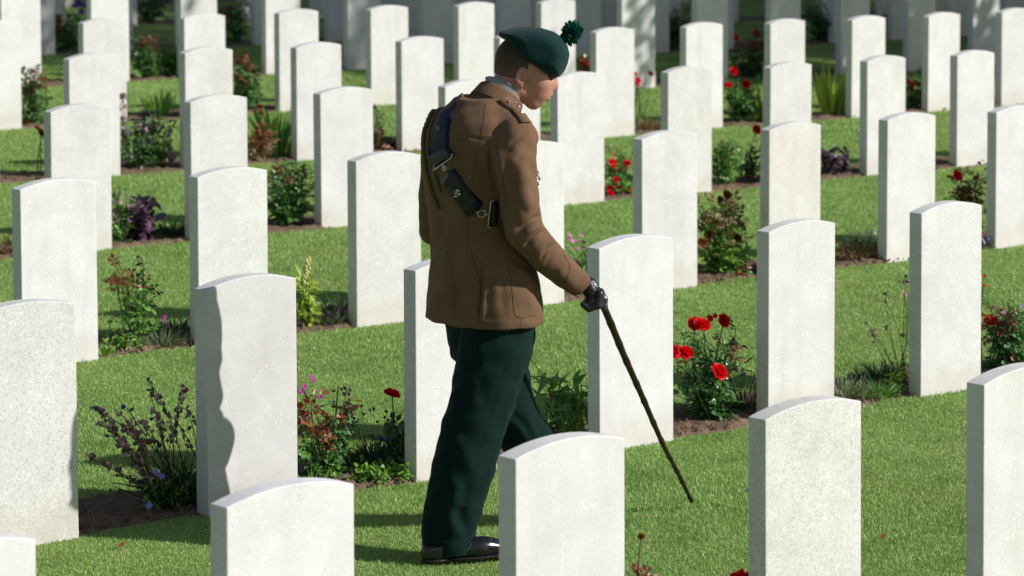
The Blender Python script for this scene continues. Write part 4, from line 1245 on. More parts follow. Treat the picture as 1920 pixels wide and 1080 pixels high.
for k in (.14, .23, .31, .42, .5, .6, .69, .77, .84, .9):
    i = int(k * 89); d = rng.normal(size=3); d -= CF * (d @ CF); d /= np.linalg.norm(d)
    b_.blob(P[i] + d * rad[i] * .8 - tip, (.005, .006, .005))
b_.build('shaft', M['bark'], stick)
b_ = MB(); b_.blob(P[0] - tip, (.020, .022, .020)); b_.blob(P[1] - tip + (.006, 0, -.003), (.017, .018, .017)); b_.build('knob', M['bark'], stick)
b_ = MB(); b_.tube(P[-4:] - tip, [.0078, .0078, .0076, .0060], 10); b_.build('ferrule', M['sole'], stick)
# ------------------------------------------------------------------ plants of the flower beds
def bed_point(u, v, R, t=.35):
    """where a plant stands: the pixel column u, at depth fraction t of bed R"""
    Y = ROW_Y[R] + .05 + t * .40
    x = at(u, v, Y)[0]
    return np.array([x, Y, gz(x, Y) + .012])

def px_off(base, u, v, dy=0.0):
    return at(u, v, base[1] + dy) - base

def curve_pts(p, q, bow, n=6, side=None):
    p, q = np.asarray(p, float), np.asarray(q, float)
    t = np.linspace(0, 1, n)[:, None]
    s = rng.normal(size=3) if side is None else side
    return p + (q - p) * t + s * bow * np.linalg.norm(q - p) * (4 * t * (1 - t)) * .25

def leaf_spray(mb, p, d, nleaf, L, W, spread=1.0, up=.3):
    for _ in range(nleaf):
        k = rng.normal(size=3) * spread + d
        k[2] += up * rng.random() - .1
        n_ = rng.normal(size=3) * .55 + np.array([.15, -.35, 1.0])
        s = rng.uniform(.65, 1.2)
        mb.leaf(p, k, n_, L * s, W * s, fold=rng.uniform(.05, .3), droop=rng.uniform(0, .35))

def rose_leaf(mb, p, d, L):
    """a compound leaf: five leaflets on a short stalk"""
    d = d / np.linalg.norm(d); n_ = rng.normal(size=3) * .5 + np.array([.1, -.3, 1.0])
    s = np.cross(n_, d); s /= np.linalg.norm(s) + 1e-9
    for a_, b_ in ((.35, 1), (.35, -1), (.7, 1), (.7, -1)):
        mb.leaf(p + d * L * a_, d * .45 + s * b_, n_ + rng.normal(size=3) * .25, L * .42, L * .27, rng.uniform(.05, .3), rng.uniform(0, .3))
    mb.leaf(p + d * L * .85, d, n_, L * .5, L * .32, rng.uniform(.05, .3), rng.uniform(0, .3))

def bloom_mesh(name, r, layers=((.25, 3, .15), (.55, 5, .45), (.85, 6, .8), (1.0, 7, 1.15)), seed=0):
    """a full rose: whorls of cupped, ruffled petals"""
    rr = np.random.default_rng(seed); b_ = MB()
    for rad, n_, tilt in layers:
        a0 = rr.uniform(0, 6.28)
        for i in range(n_):
            a = a0 + i * 2 * np.pi / n_ + rr.normal(0, .12)
            out_ = np.array([np.cos(a), np.sin(a), 0]); sd = np.array([-np.sin(a), np.cos(a), 0]); up = np.array([0, 0, 1.0])
            V = []; h = r * (1.15 - .35 * rad) * rr.uniform(.85, 1.1); w_ = r * (.55 + .55 * rad) * rr.uniform(.85, 1.15)
            for j, t in enumerate((0, .35, .7, 1.0)):
                for k, s in enumerate((-1, -.35, .35, 1)):
                    o_ = out_ * (r * rad * (.25 + .6 * np.sin(t * 1.4 * tilt + .2)) + r * .25 * t * t * tilt * rad)
                    o_ = o_ + up * (h * (t - .35) - .35 * r * t * t * tilt * rad) + sd * w_ * s * (.35 + .65 * np.sin(min(1, t + .15) * 2.2))
                    o_ = o_ - out_ * r * rad * .28 * s * s + rr.normal(0, .045 * r, 3) * (t > .3)
                    V.append(o_)
            Q = [(4 * j + k, 4 * j + k + 1, 4 * j + k + 5, 4 * j + k + 4) for j in range(3) for k in range(3)]
            b_.add(V, Q)
    return b_.mesh(name)
BLOOM = {m_: [bloom_mesh('bloom', 1.0, seed=i) for i in range(3)] for m_ in ('red_petal', 'white_petal', 'palepink', 'dead_petal')}
for m_ in BLOOM:
    for me in BLOOM[m_]: me.materials.append(M[m_])
def star_mesh(n_=5, cup=.25, seed=0):
    rr = np.random.default_rng(seed); b_ = MB()
    for i in range(n_):
        a = i * 2 * np.pi / n_ + rr.normal(0, .08)
        d = np.array([np.cos(a), np.sin(a), cup]); b_.leaf(np.zeros(3), d, np.array([0, 0, 1.0]), 1.0, .75, .1, .25, .55)
    b_.blob((0, 0, .1), (.16, .16, .14))
    return b_.mesh('flower')
STAR = {}
def star(mat, n_=5, cup=.25):
    k = (mat, n_, cup)
    if k not in STAR:
        STAR[k] = [star_mesh(n_, cup, i) for i in range(2)]
        for me in STAR[k]: me.materials.append(M[mat])
    return STAR[k][rng.integers(2)]

def put_flower(me, name, root, p, r, face=None):
    o = bpy.data.objects.new(name, me); COL.objects.link(o); o.parent = root
    d = Vector(rng.normal(0, .28, 3)) + (Vector(face) if face is not None else Vector((-.15, -.8, .65)))
    o.rotation_mode = 'QUATERNION'
    o.rotation_quaternion = d.normalized().to_track_quat('Z', 'Y')
    o.scale = (r, r, r * rng.uniform(.85, 1.1)); o.location = Vector(p)
    return o

def rose_bush(base, label, h, spread, nst=7, nleaf=60, lsize=.075, leaf='rose_leaf', tips='red_leaf', tipfrac=.2, blooms=(), bmat='red_petal', br=.033, name='rose_bush', group='rose bushes in the beds', stem='stem', bloom_name='bloom', low=.22):
    """blooms: offsets from the base where the flower heads sit"""
    root = empty(name, tuple(base), label, 'rose bush' if name == 'rose_bush' else 'plant', group)
    st = MB(); lf = MB(); tp = MB()
    ends = []
    for i in range(nst):
        a = rng.uniform(0, 6.28); rad = spread * rng.uniform(.2, 1.0)
        e = np.array([np.cos(a) * rad, np.sin(a) * rad * .6, h * rng.uniform(.6, 1.0)])
        ends.append(e)
    ends += [np.asarray(b_, float) for b_ in blooms]
    for i, e in enumerate(ends):
        o_ = rng.normal(0, .018, 3); o_[2] = -.02
        P = curve_pts(o_, e, .25, 8)
        st.tube(P, np.linspace(.0045, .002, 8), 5)
        isb = i >= nst
        n_ = int(1.9 * nleaf / len(ends)) if not isb else int(nleaf / len(ends) * .95)
        for k in range(n_):
            t = rng.uniform(low, 1.0) if not isb else rng.uniform(low, .85)
            q = P[min(7, int(t * 7.99))] * .5 + P[max(0, min(7, int(t * 7.99) - 1))] * .5
            d = rng.normal(size=3); d[2] = d[2] * .5 + .25; d /= np.linalg.norm(d)
            s = lsize * rng.uniform(.7, 1.25) * (1.15 - .35 * t)
            rose_leaf(tp if (t > .72 and rng.random() < tipfrac * 2.6) else lf, q, d, s)
    st.build('stems', M[stem], root)
    if lf.n: lf.build('foliage', M[leaf], root)
    if tp.n: tp.build('young_leaves', M[tips], root)
    for b_ in blooms:
        put_flower(BLOOM[bmat][rng.integers(3)], bloom_name, root, b_, br * rng.uniform(.85, 1.12))
    return root

def sword_plant(base, label, h, spread, n=34, mat='bright_leaf', wdt=.03, name='iris_plant', group='irises in the beds', bend=.35):
    root = empty(name, tuple(base), label, 'iris', group)
    lf = MB()
    for i in range(n):
        a = rng.uniform(0, 6.28); r0 = spread * .35 * rng.random()
        p = np.array([np.cos(a) * r0, np.sin(a) * r0 * .6, -.01])
        d = np.array([np.cos(a) * rng.uniform(.05, .5), np.sin(a) * rng.uniform(.05, .3), 1.0])
        lf.blade(p, d, h * rng.uniform(.55, 1.05), wdt * rng.uniform(.7, 1.2), bend * rng.random(), seg=5, side=np.array([CR[0], CR[1], 0]) + rng.normal(0, .5, 3))
    lf.build('sword_leaves', M[mat], root)
    return root

def tuft(base, label, r, h, n, mat, cat='plant', name='leafy_tuft', group='low tufts in the beds', wdt=.006, flowers=(), fmat=None, fr=.012, fcup=.2, stemmat='stem', bend=.6):
    root = empty(name, tuple(base), label, cat, group)
    lf = MB()
    for i in range(n):
        a = rng.uniform(0, 6.28); q = r * np.sqrt(rng.random())
        p = np.array([np.cos(a) * q * .8, np.sin(a) * q * .55, -.005])
        d = np.array([np.cos(a) * q / r * .9, np.sin(a) * q / r * .7, .9]) + rng.normal(0, .25, 3)
        lf.blade(p, d, h * rng.uniform(.5, 1.1) * (1.05 - .4 * (q / r) ** 2), wdt * rng.uniform(.6, 1.3), bend * rng.random(), seg=3)
    lf.build('leaves', M[mat], root)
    if len(flowers):
        st = MB()
        for f in flowers: st.tube(curve_pts((f[0] * .5, f[1] * .5, 0), f, .15, 5), .0012, 4)
        st.build('flower_stems', M[stemmat], root)
        for f in flowers: put_flower(star(fmat, 5, fcup), 'flower', root, f, fr * rng.uniform(.8, 1.2))
    return root

def leafy(base, label, r, h, n, mat, L_, W_, name='leafy_plant', cat='plant', group=None, flowers=(), fmat=None, fr=.012, stems=8, stemmat='stem', fn=5, flat=1.0):
    root = empty(name, tuple(base), label, cat, group)
    lf = MB(); st = MB()
    for i in range(stems):
        a = rng.uniform(0, 6.28); q = r * rng.uniform(.2, 1)
        e = np.array([np.cos(a) * q, np.sin(a) * q * .6, h * rng.uniform(.55, 1.0) * flat])
        P = curve_pts((rng.normal(0, .02), rng.normal(0, .02), -.01), e, .2, 6)
        st.tube(P, np.linspace(.003, .0014, 6), 4)
        for k in range(n // stems):
            t = rng.uniform(.15, 1.0); q_ = P[min(5, int(t * 5.99))]
            d = rng.normal(size=3); d[2] = abs(d[2]) * .5
            leaf_spray(lf, q_ + rng.normal(0, .012, 3), d * .6, 1, L_, W_, .8)
    st.build('stems', M[stemmat], root); lf.build('foliage', M[mat], root)
    if len(flowers):
        s2 = MB()
        for f in flowers: s2.tube(curve_pts((f[0] * .4, f[1] * .4, 0), f, .15, 5), .0014, 4)
        s2.build('flower_stems', M[stemmat], root)
        for f in flowers: put_flower(star(fmat, fn), 'flower', root, f, fr * rng.uniform(.8, 1.2))
    return root

def rnd_flowers(n, r, h0, h1):
    a = rng.uniform(0, 6.28, n); q = r * np.sqrt(rng.random(n))
    return np.stack([np.cos(a) * q, np.sin(a) * q * .6, rng.uniform(h0, h1, n)], 1)

ADD = []   # small extras
# ---- front row beds
b = bed_point(1196, 1190, 1, .3)
rose_bush(b, 'spindly red leaved rose shoot rising at the bottom edge beside the veined headstone', .25, .02, 0, 13, .055, 'red_leaf', 'red_leaf', .5, [px_off(b, 1202, 1006)], 'dead_petal', .008, low=.52, stem='red_stem', bloom_name='bud')
b = bed_point(1385, 1180, 1, .1)
rose_bush(b, 'rose whose single bright red bloom shows at the bottom beside the speckled headstone', .18, .06, 4, 30, .06, blooms=[px_off(b, 1391, 1098)], br=.042)
b = bed_point(1700, 1120, 1, .5)
tuft(b, 'dark green tuft in the shade left of the headstone at the lower right edge', .16, .12, 260, 'mid_leaf', wdt=.008)
# ---- second row beds
b = bed_point(335, 930, 2, .32)
root = empty('seed_head_plant', tuple(b), 'tall plant with dry brown seed heads leaning left over bare soil', 'flowering plant')
st = MB(); hd = MB(); lf = MB(); pt = MB()
tips_ = [(172, 762, 1.0), (190, 790, .9), (207, 815, 1.1), (160, 850, .5), (232, 780, .4), (228, 800, .9), (226, 830, .9), (236, 850, .6), (238, 765, .2), (277, 712, .6), (281, 735, .6), (300, 775, .3), (341, 728, .6), (344, 740, .5), (348, 765, .4), (330, 790, .2), (262, 790, .2), (195, 870, .5), (272, 790, .25), (252, 782, .2), (215, 770, .5), (206, 782, .7)]
for (u, v, amt) in tips_:
    e = px_off(b, u, v, rng.uniform(-.08, .08))
    o_ = np.array([rng.normal(0, .04), rng.normal(0, .03), 0])
    P = curve_pts(o_, e, .22, 9); st.tube(P, np.linspace(.0028, .0012, 9), 5)
    hd = MB()
    for k in range(int(22 * amt) + 3):
        t = rng.uniform(.60, 1.0) * 8; i0 = min(7, int(t)); q = P[i0] + (P[i0 + 1] - P[i0]) * (t - i0) + rng.normal(0, .006, 3)
        hd.blob(q, np.array([.0075, .0075, .0125]) * rng.uniform(.7, 1.35, 3))
    hd.tube(P[4:], .0018, 4)
    hd.build('seed_head', M['seed'], root)
    for k in range(5):
        t = rng.uniform(.1, .75); q = P[int(t * 8)]
        st.tube([q, q + rng.normal(0, .018, 3) + (0, 0, .018)], .0009, 4)
for i in range(420):
    a = rng.uniform(0, 6.28); q = .13 * np.sqrt(rng.random()); c = np.array([.03 + np.cos(a) * q, np.sin(a) * q * .55, 0])
    lf.blade(c, np.array([c[0] * 2.4 + rng.normal(0, .35), c[1] * 2 + rng.normal(0, .3), .8]), rng.uniform(.10, .25), .007 * rng.uniform(.6, 1.4), .7 * rng.random(), seg=4)
for i in range(150):
    q = px_off(b, rng.uniform(270, 372), rng.uniform(905, 965), -.05); leaf_spray(pt, q, rng.normal(size=3), 1, .035, .007, .8)
st.build('stems', M['dry_stem'], root); lf.build('grassy_leaves', M['dark_leaf'], root); pt.build('low_leaves', M['mid_leaf'], root)
for (u, v) in ((231, 765), (284, 786), (231, 762)): put_flower(star('violet'), 'flower', root, px_off(b, u, v), .010)
for (u, v) in ((343, 724), (350, 730), (346, 735)): put_flower(star('magenta'), 'flower', root, px_off(b, u, v), .009)
for (u, v) in ((303, 893), (279, 948), (292, 885)): put_flower(star('bluestar', 6, .1), 'flower', root, px_off(b, u, v, -.09), .013, (-.5, -.6, .6))
lb = bed_point(269, 878, 2, .55)
tg = empty('plant_label', tuple(lb), 'small grey green tilted plant label in the soil beside the seed head plant', 'plant label')
mb = MB(); mb.tube([(0, 0, -.01), (0, 0, .055)], .003, 5); mb.build('stake', M['dry_stem'], tg)
c0 = np.array([0, -.004, .06]); e1 = CR * .022; e2 = np.array([.1, .3, .95]) * .016; e3 = np.array([0, .0025, 0])
mb = MB(); mb.add([c0 - e1 - e2, c0 + e1 - e2, c0 + e1 + e2, c0 - e1 + e2, c0 - e1 - e2 + e3, c0 + e1 - e2 + e3, c0 + e1 + e2 + e3, c0 - e1 + e2 + e3], [(0, 1, 2, 3), (7, 6, 5, 4), (0, 4, 5, 1), (1, 5, 6, 2), (2, 6, 7, 3), (3, 7, 4, 0)])
M['tagplate'] = plain_mat('faded_label_plate', (.20, .25, .22), .5, .4, nscale=40, namp=.3)
mb.build('plate', M['tagplate'], tg, smooth=False)

b = bed_point(608, 890, 2, .38)
root = rose_bush(b, 'dense rose bush with red tipped leaves right of the greyish shadowed headstone', .33, .13, 10, 130, .062, tips='red_leaf', tipfrac=.32, low=.12)
for (u, v) in ((583, 707), (587, 714), (571, 725), (565, 735), (600, 745), (560, 728)):
    put_flower(star('magenta', 6, .5), 'flower', root, px_off(b, u, v), .012)
for (u, v) in ((562, 760), (566, 775), (560, 790), (575, 752)): put_flower(BLOOM['dead_petal'][0], 'withered_bloom', root, px_off(b, u, v), .012)
b = bed_point(585, 915, 2, .05)
tuft(b, 'bright strappy leaf tuft at the foot of the red tipped rose', .05, .13, 26, 'bright_leaf', wdt=.012)
b = bed_point(705, 895, 2, .08)
root = leafy(b, 'creeping round leaved ground cover along the soil edge left of the trousers', .20, .04, 520, 'bright_leaf', .020, .017, name='ground_cover', stems=26, flat=1.0)
b = bed_point(708, 860, 2, .6)
root = tuft(b, 'dark shaded cushion plant with small round brown seed heads on thin stems', .15, .12, 520, 'dark_leaf', wdt=.006)
st = MB(); hd = MB()
for (u, v) in ((656, 769), (667, 767), (678, 761), (682, 777), (694, 769), (701, 767), (707, 791), (724, 772), (721, 783), (728, 790), (669, 791), (652, 786), (664, 785)):
    e = px_off(b, u, v, rng.uniform(-.05, .1)); st.tube(curve_pts((e[0] * .7, e[1] * .7, .02), e, .1, 5), .001, 4); hd = MB(); hd.blob(e, (.007, .007, .006)); hd.blob(e + (0, 0, .003), (.006, .006, .005)); hd.build('seed_head', M['darkseed'], root)
st.build('stems', M['dry_stem'], root)
b = bed_point(748, 880, 2, .28)
root = rose_bush(b, 'single crimson rose on a leafy stem left of the stone behind the trousers', .26, .035, 3, 24, .085, 'dark_leaf', 'rose_leaf', .1, [px_off(b, 735, 738)], br=.026)
b = bed_point(1060, 815, 2, .5)
root = leafy(b, 'broad leaved green plant left of the clean white stone behind the stick', .15, .21, 190, 'mid_leaf', .085, .022, stems=12)
mb = MB()
for i in range(40):
    q = np.array([rng.uniform(-.12, .14), rng.uniform(-.16, -.02), 0]); mb.blade(q, np.array([rng.normal(0, .3), rng.normal(0, .2), 1]), rng.uniform(.07, .17), .013, .5 * rng.random(), seg=4)
mb.build('upright_leaves', M['bright_leaf'], root)
mb = MB(); mb.tube(curve_pts((-.02, 0, 0), px_off(b, 990, 668), .35, 9, np.array([.5, -.4, .6])), .0014, 4); mb.build('dry_stalk', M['dry_leaf'], root)
b = bed_point(1332, 790, 2, .34)
blo = [px_off(b, 1316, 609, -.03), px_off(b, 1357, 601), px_off(b, 1286, 661, -.05), (px_off(b, 1349, 697, -.12)), px_off(b, 1304, 607, .0), px_off(b, 1264, 659, .02)]
root = rose_bush(b, 'large bush of vivid red roses right of the walking stick', .36, .17, 13, 190, .068, tips='red_leaf', tipfrac=.12, blooms=blo, br=.027, low=.10)
for (u, v, r_) in ((1331, 597, .012), (1341, 592, .008)): put_flower(BLOOM['red_petal'][1], 'bud', root, px_off(b, u, v), r_)
b = bed_point(1400, 780, 2, .45)
root = tuft(b, 'dark wiry tuft with purple flower spikes between the red roses and the next headstone', .07, .24, 120, 'dark_leaf', wdt=.004, bend=.2)
mb = MB()
for (u0, v0, u1, v1) in ((1376, 684, 1386, 672), (1398, 680, 1412, 668), (1372, 690, 1378, 680), (1388, 705, 1400, 698)):
    p, q = px_off(b, u0, v0), px_off(b, u1, v1)
    for k in range(14): mb.blob(p + (q - p) * rng.random() + rng.normal(0, .003, 3), (.004, .004, .004))
mb.build('flower_spikes', M['purple_leaf'], root)
b = bed_point(1588, 745, 2, .25)
tuft(b, 'silvery green lavender tuft at the foot of the tall pale headstone', .14, .13, 300, 'grey_leaf', wdt=.008)
b = bed_point(1640, 738, 2, .12); tuft(b, 'grey green lavender tuft between the silvery tuft and the lime plant', .09, .10, 180, 'mid_leaf', wdt=.008)
b = bed_point(1677, 735, 2, .12)
leafy(b, 'small lime leaved plant against the shaded side of a headstone', .07, .10, 100, 'lime_leaf', .035, .012, stems=9)
b = bed_point(1690, 720, 2, .5)
root = empty('campion_plant', tuple(b), 'thin stemmed plant with pinkish purple flower clusters beside a headstone at right', 'flowering plant')
st = MB(); hd = MB()
for (u, v, m_) in ((1697, 517, 'magenta'), (1700, 524, 'magenta'), (1688, 535, 'pink'), (1697, 552, 'pink'), (1659, 552, 'purple'), (1661, 566, 'purple'), (1627, 607, 'pink'), (1633, 618, 'pink'), (1638, 630, 'magenta'), (1692, 628, 'purple'), (1662, 615, 'purple')):
    e = px_off(b, u, v, rng.uniform(-.04, .04)); st.tube(curve_pts((rng.normal(0, .02), 0, 0), e, .18, 7), np.linspace(.0022, .001, 7), 4)
    if m_ == 'purple':
        hd = MB()
        for k in range(5): hd.blob(e + rng.normal(0, .005, 3), (.006, .006, .008))
        hd.build('seed_head', M['seed'], root)
    else:
        for k in range(3): put_flower(star(m_), 'flower', root, e + rng.normal(0, .008, 3), .008)
st.build('stems', M['stem'], root)
b = bed_point(1650, 690, 2, .75); tuft(b, 'dark shaded tuft behind the thin stemmed pink flowers', .16, .10, 300, 'dark_leaf', wdt=.007)
b = bed_point(1890, 685, 2, .4)
root = rose_bush(b, 'dark leaved rose at the right edge with one red bloom and lilac flowers', .30, .16, 11, 150, .07, blooms=[px_off(b, 1857, 600)], br=.024, low=.1)
for (u, v) in ((1903, 592), (1917, 575), (1880, 586)): put_flower(star('lilac', 6, .5), 'flower', root, px_off(b, u, v), .013)
b2 = bed_point(1846, 690, 2, .5)
root = rose_bush(b2, 'thin rose stem with two tiny red buds beside a headstone edge', .36, .02, 1, 12, .05, blooms=[px_off(b2, 1846, 517), px_off(b2, 1845, 535)], br=.009, bloom_name='bud')
# ---- third row beds
b = bed_point(10, 600, 3, .4); sword_plant(b, 'few dark upright leaves at the left edge behind the grainy headstone', .18, .12, 26, 'dark_leaf', .016, 'leafy_clump', 'upright leaf clumps')
b = bed_point(252, 648, 3, .4)
rose_bush(b, 'thin young rose with orange red shoot tips beside the bright white headstone', .38, .12, 7, 72, .062, 'mid_leaf', 'red_leaf', .35, low=.3)
b = bed_point(306, 650, 3, .14)
tuft(b, 'grey green cushion with magenta pinks near the thin young rose', .12, .11, 380, 'grey_leaf', wdt=.005, flowers=[px_off(b, u, v) for u, v in ((305, 600), (313, 610), (309, 594), (338, 636), (362, 628))], fmat='magenta', fr=.010)
b = bed_point(225, 640, 3, .18); leafy(b, 'low light green sprawling plant in the shadow of the thin rose', .13, .05, 130, 'bright_leaf', .028, .016, stems=12)
b = bed_point(195, 665, 3, .0); tuft(b, 'small bright green tuft at the corner of the bright white headstone', .04, .08, 26, 'bright_leaf', wdt=.014)
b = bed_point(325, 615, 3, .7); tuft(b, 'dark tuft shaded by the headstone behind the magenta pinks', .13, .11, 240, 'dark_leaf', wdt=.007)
b = bed_point(574, 602, 3, .22)
root = leafy(b, 'yellow green foxglove with pale cream bells beside a headstone', .09, .22, 150, 'lime_leaf', .062, .022, name='foxglove', cat='foxglove', stems=9)
st = MB(); st.tube(curve_pts((0, 0, 0), px_off(b, 581, 478), .1, 7), np.linspace(.004, .0018, 7), 5)
st.build('flower_stalk', M['lime_leaf'], root)
for k in range(13):
    u, v = 581 - (k % 2) * 6 - k * .7, 480 + k * 3.6
    mb = MB(); d = np.array([rng.normal(0, .3), -.3, -1.0]); p = px_off(b, u, v); mb.tube([p, p + d * .012, p + d * .028], [.003, .006, .009], 6); mb.build('bell', M['cream'], root)
b = bed_point(628, 606, 3, .2)
tuft(b, 'dark cushion of vivid magenta pinks left of the stone beside the jacket', .12, .12, 340, 'grey_leaf', wdt=.005, flowers=[px_off(b, u, v) for u, v in ((620, 588), (633, 580), (641, 582), (638, 592), (626, 602), (624, 593), (634, 578), (644, 584))], fmat='magenta', fr=.013)
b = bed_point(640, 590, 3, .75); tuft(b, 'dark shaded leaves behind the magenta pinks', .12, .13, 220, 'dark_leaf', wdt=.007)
b = bed_point(1082, 558, 3, .4)
leafy(b, 'airy plant with pink daisies showing right of the soldier\'s sleeve', .12, .22, 90, 'mid_leaf', .05, .010, stems=10, flowers=[px_off(b, u, v) for u, v in ((1066, 448), (1073, 452), (1080, 451), (1091, 440), (1068, 441), (1083, 466), (1092, 464), (1097, 478), (1089, 490), (1071, 466), (1094, 455))], fmat='pink', fr=.014, fn=8)
b = bed_point(1360, 515, 3, .4)
rose_bush(b, 'tall rose bush of withered orange brown blooms and pale leaves', .42, .19, 13, 190, .075, 'bright_leaf', 'dry_leaf', .45, [px_off(b, u, v) for u, v in ((1352, 378), (1364, 366), (1340, 420), (1392, 425), (1383, 446), (1330, 440), (1318, 455))], 'dead_petal', .022, bloom_name='withered_bloom', low=.12)
b = bed_point(1393, 525, 3, .05)
root = rose_bush(b, 'fallen red rose bud drooping over the soil under the withered bush', .05, .03, 2, 8, .05, blooms=[px_off(b, 1389, 515)], br=.016, bloom_name='bud')
b = bed_point(1606, 492, 3, .3)
tuft(b, 'dry brownish tuft dotted with small white flowers', .15, .14, 420, 'dry_leaf', wdt=.006, flowers=[px_off(b, u, v, .1) for u, v in ((1600, 440), (1612, 437), (1624, 433), (1634, 433), (1641, 437), (1629, 440))], fmat='white_petal', fr=.014)
b = bed_point(1622, 470, 3, .8); tuft(b, 'dark green low tuft behind the dry white flowered tuft', .14, .14, 260, 'dark_leaf', wdt=.008)
b = bed_point(1805, 475, 3, .45)
root = rose_bush(b, 'rose with one red bloom rising above a headstone top at right', .40, .15, 9, 100, .075, 'mid_leaf', 'red_leaf', .4, [px_off(b, 1795, 329)], br=.030)
for (u, v) in ((1842, 302), (1836, 306), (1832, 335), (1847, 318)): put_flower(star('magenta', 6, .5), 'flower', root, px_off(b, u, v), .014)
b = bed_point(1853, 468, 3, .0); tuft(b, 'tiny tuft of lilac flowers at the foot of the stone by the right edge', .05, .04, 60, 'mid_leaf', flowers=rnd_flowers(8, .05, .02, .05), fmat='lilac', fr=.013)
# ---- fourth row beds
b = bed_point(40, 335, 4, .3); tuft(b, 'brownish dry tuft at the left edge in the fourth row', .22, .13, 420, 'dry_leaf', wdt=.008)
b = bed_point(60, 335, 4, .5)
rose_bush(b, 'wispy poppy stems with small scarlet heads near the left edge', .34, .10, 3, 12, .05, 'mid_leaf', 'mid_leaf', 0, [px_off(b, u, v) for u, v in ((76, 245), (79, 250), (70, 240))], 'dead_petal', .014, name='poppy_plant', group='scarlet poppies in the beds', bloom_name='poppy_head')
b = bed_point(258, 452, 4, .3)
leafy(b, 'dark purple leaved plant with pale lilac undersides', .17, .19, 200, 'purple_leaf', .075, .045, name='purple_plant', group='purple leaved plants', stems=14, stemmat='red_stem')
b = bed_point(220, 455, 4, .32)
rose_bush(b, 'pale pink and white rose against a headstone beside the purple leaved plant', .33, .07, 7, 50, .06, 'mid_leaf', 'mid_leaf', 0, [px_off(b, u, v) for u, v in ((224, 365), (222, 378), (236, 390), (218, 412), (238, 422), (229, 438), (216, 398))], 'palepink', .020)
b = bed_point(320, 440, 4, .45); tuft(b, 'dark green tuft between the purple leaved plant and a headstone', .13, .12, 260, 'dark_leaf', wdt=.008)
b = bed_point(540, 422, 4, .4)
rose_bush(b, 'glossy leaved rose flecked with white left of a headstone in the fourth row', .42, .20, 11, 150, .078, 'rose_leaf', 'red_leaf', .12, [px_off(b, u, v) for u, v in ((512, 335), (525, 345), (518, 365), (533, 330))], 'white_petal', .014, low=.28)
b = bed_point(1163, 378, 4, .4)
rose_bush(b, 'low rose bush covered in many small scarlet blooms right of the face', .30, .13, 10, 100, .06, 'mid_leaf', 'red_leaf', .2, [px_off(b, rng.uniform(1143, 1186), rng.uniform(292, 365), rng.uniform(-.1, .1)) for _ in range(17)], 'red_petal', .017)
b = bed_point(1352, 335, 4, .35)
rose_bush(b, 'sparse green shrub left of the blue flowered plant', .30, .12, 8, 75, .075, 'mid_leaf', 'red_leaf', .1)
b = bed_point(1405, 340, 4, .4)
root = leafy(b, 'blue flowered airy plant with one red bloom beside a headstone', .12, .26, 110, 'dark_leaf', .06, .02, stems=9, flowers=[px_off(b, u, v) for u, v in ((1383, 302), (1400, 302), (1412, 310), (1408, 318))], fmat='violet', fr=.018)
put_flower(BLOOM['red_petal'][0], 'bloom', root, px_off(b, 1419, 243), .026)
mb = MB(); mb.tube(curve_pts((0, 0, 0), px_off(b, 1419, 245), .15, 7), .003, 5); mb.build('tall_stem', M['stem'], root)
b = bed_point(1563, 325, 4, .35)
leafy(b, 'small purple leaved plant right of a headstone in the fourth row', .14, .16, 140, 'purple_leaf', .065, .04, name='purple_plant', group='purple leaved plants', stems=12, stemmat='red_stem')
# ---- fifth row beds
b = bed_point(275, 318, 5, .4)
root = rose_bush(b, 'dark rose bush starred with white and pink flowers', .36, .24, 12, 150, .085, 'rose_leaf', 'purple_leaf', .25, [px_off(b, u, v) for u, v in ((268, 268), (272, 290), (258, 300), (282, 262), (245, 290))], 'white_petal', .022)
for (u, v) in ((318, 278), (310, 290), (325, 292), (295, 285), (320, 300), (303, 298)): put_flower(BLOOM['palepink'][1], 'pink_bloom', root, px_off(b, u, v), .024)
b = bed_point(232, 300, 5, .5); rose_bush(b, 'tall dark stem with dusty pink heads at a headstone edge', .50, .04, 3, 26, .06, 'purple_leaf', 'purple_leaf', .3, [px_off(b, 230, 180), px_off(b, 234, 200), px_off(b, 231, 222)], 'palepink', .02)
b = bed_point(520, 300, 5, .4)
sword_plant(b, 'tall clump of dark sword leaves left of a headstone', .46, .26, 44, 'mid_leaf', .034)
b = bed_point(483, 300, 5, .2)
rose_bush(b, 'orange brown withered clump in front of the tall sword leaves', .20, .11, 8, 80, .07, 'dry_leaf', 'dead_petal', .4, [px_off(b, 487, 200), px_off(b, 489, 212)], 'dead_petal', .022)
b = bed_point(725, 275, 5, .5); tuft(b, 'very dark low plant in shade between two fifth row headstones', .2, .13, 260, 'dark_leaf', wdt=.012)
b = bed_point(705, 280, 5, .3); rose_bush(b, 'dark red leaved shoot at the edge of a headstone in the fifth row', .30, .04, 4, 26, .07, 'red_leaf', 'purple_leaf', .3)
b = bed_point(1205, 250, 5, .35)
tuft(b, 'dry brownish tuft beside the scarlet poppies', .2, .14, 260, 'dry_leaf', wdt=.011)
b = bed_point(1192, 245, 5, .5)
rose_bush(b, 'scarlet poppies on thin stems against a white headstone', .44, .06, 3, 18, .05, 'mid_leaf', 'mid_leaf', 0, [px_off(b, u, v) for u, v in ((1188, 138), (1197, 150), (1194, 156), (1220, 138))], 'red_petal', .020, name='poppy_plant', group='scarlet poppies in the beds', bloom_name='poppy_head')
b = bed_point(1393, 228, 5, .4)
root = rose_bush(b, 'round rose bush with white and red blooms', .34, .20, 12, 150, .085, 'rose_leaf', 'mid_leaf', .3, [px_off(b, u, v) for u, v in ((1388, 170), (1376, 190), (1395, 195), (1410, 185), (1370, 205))], 'white_petal', .022)
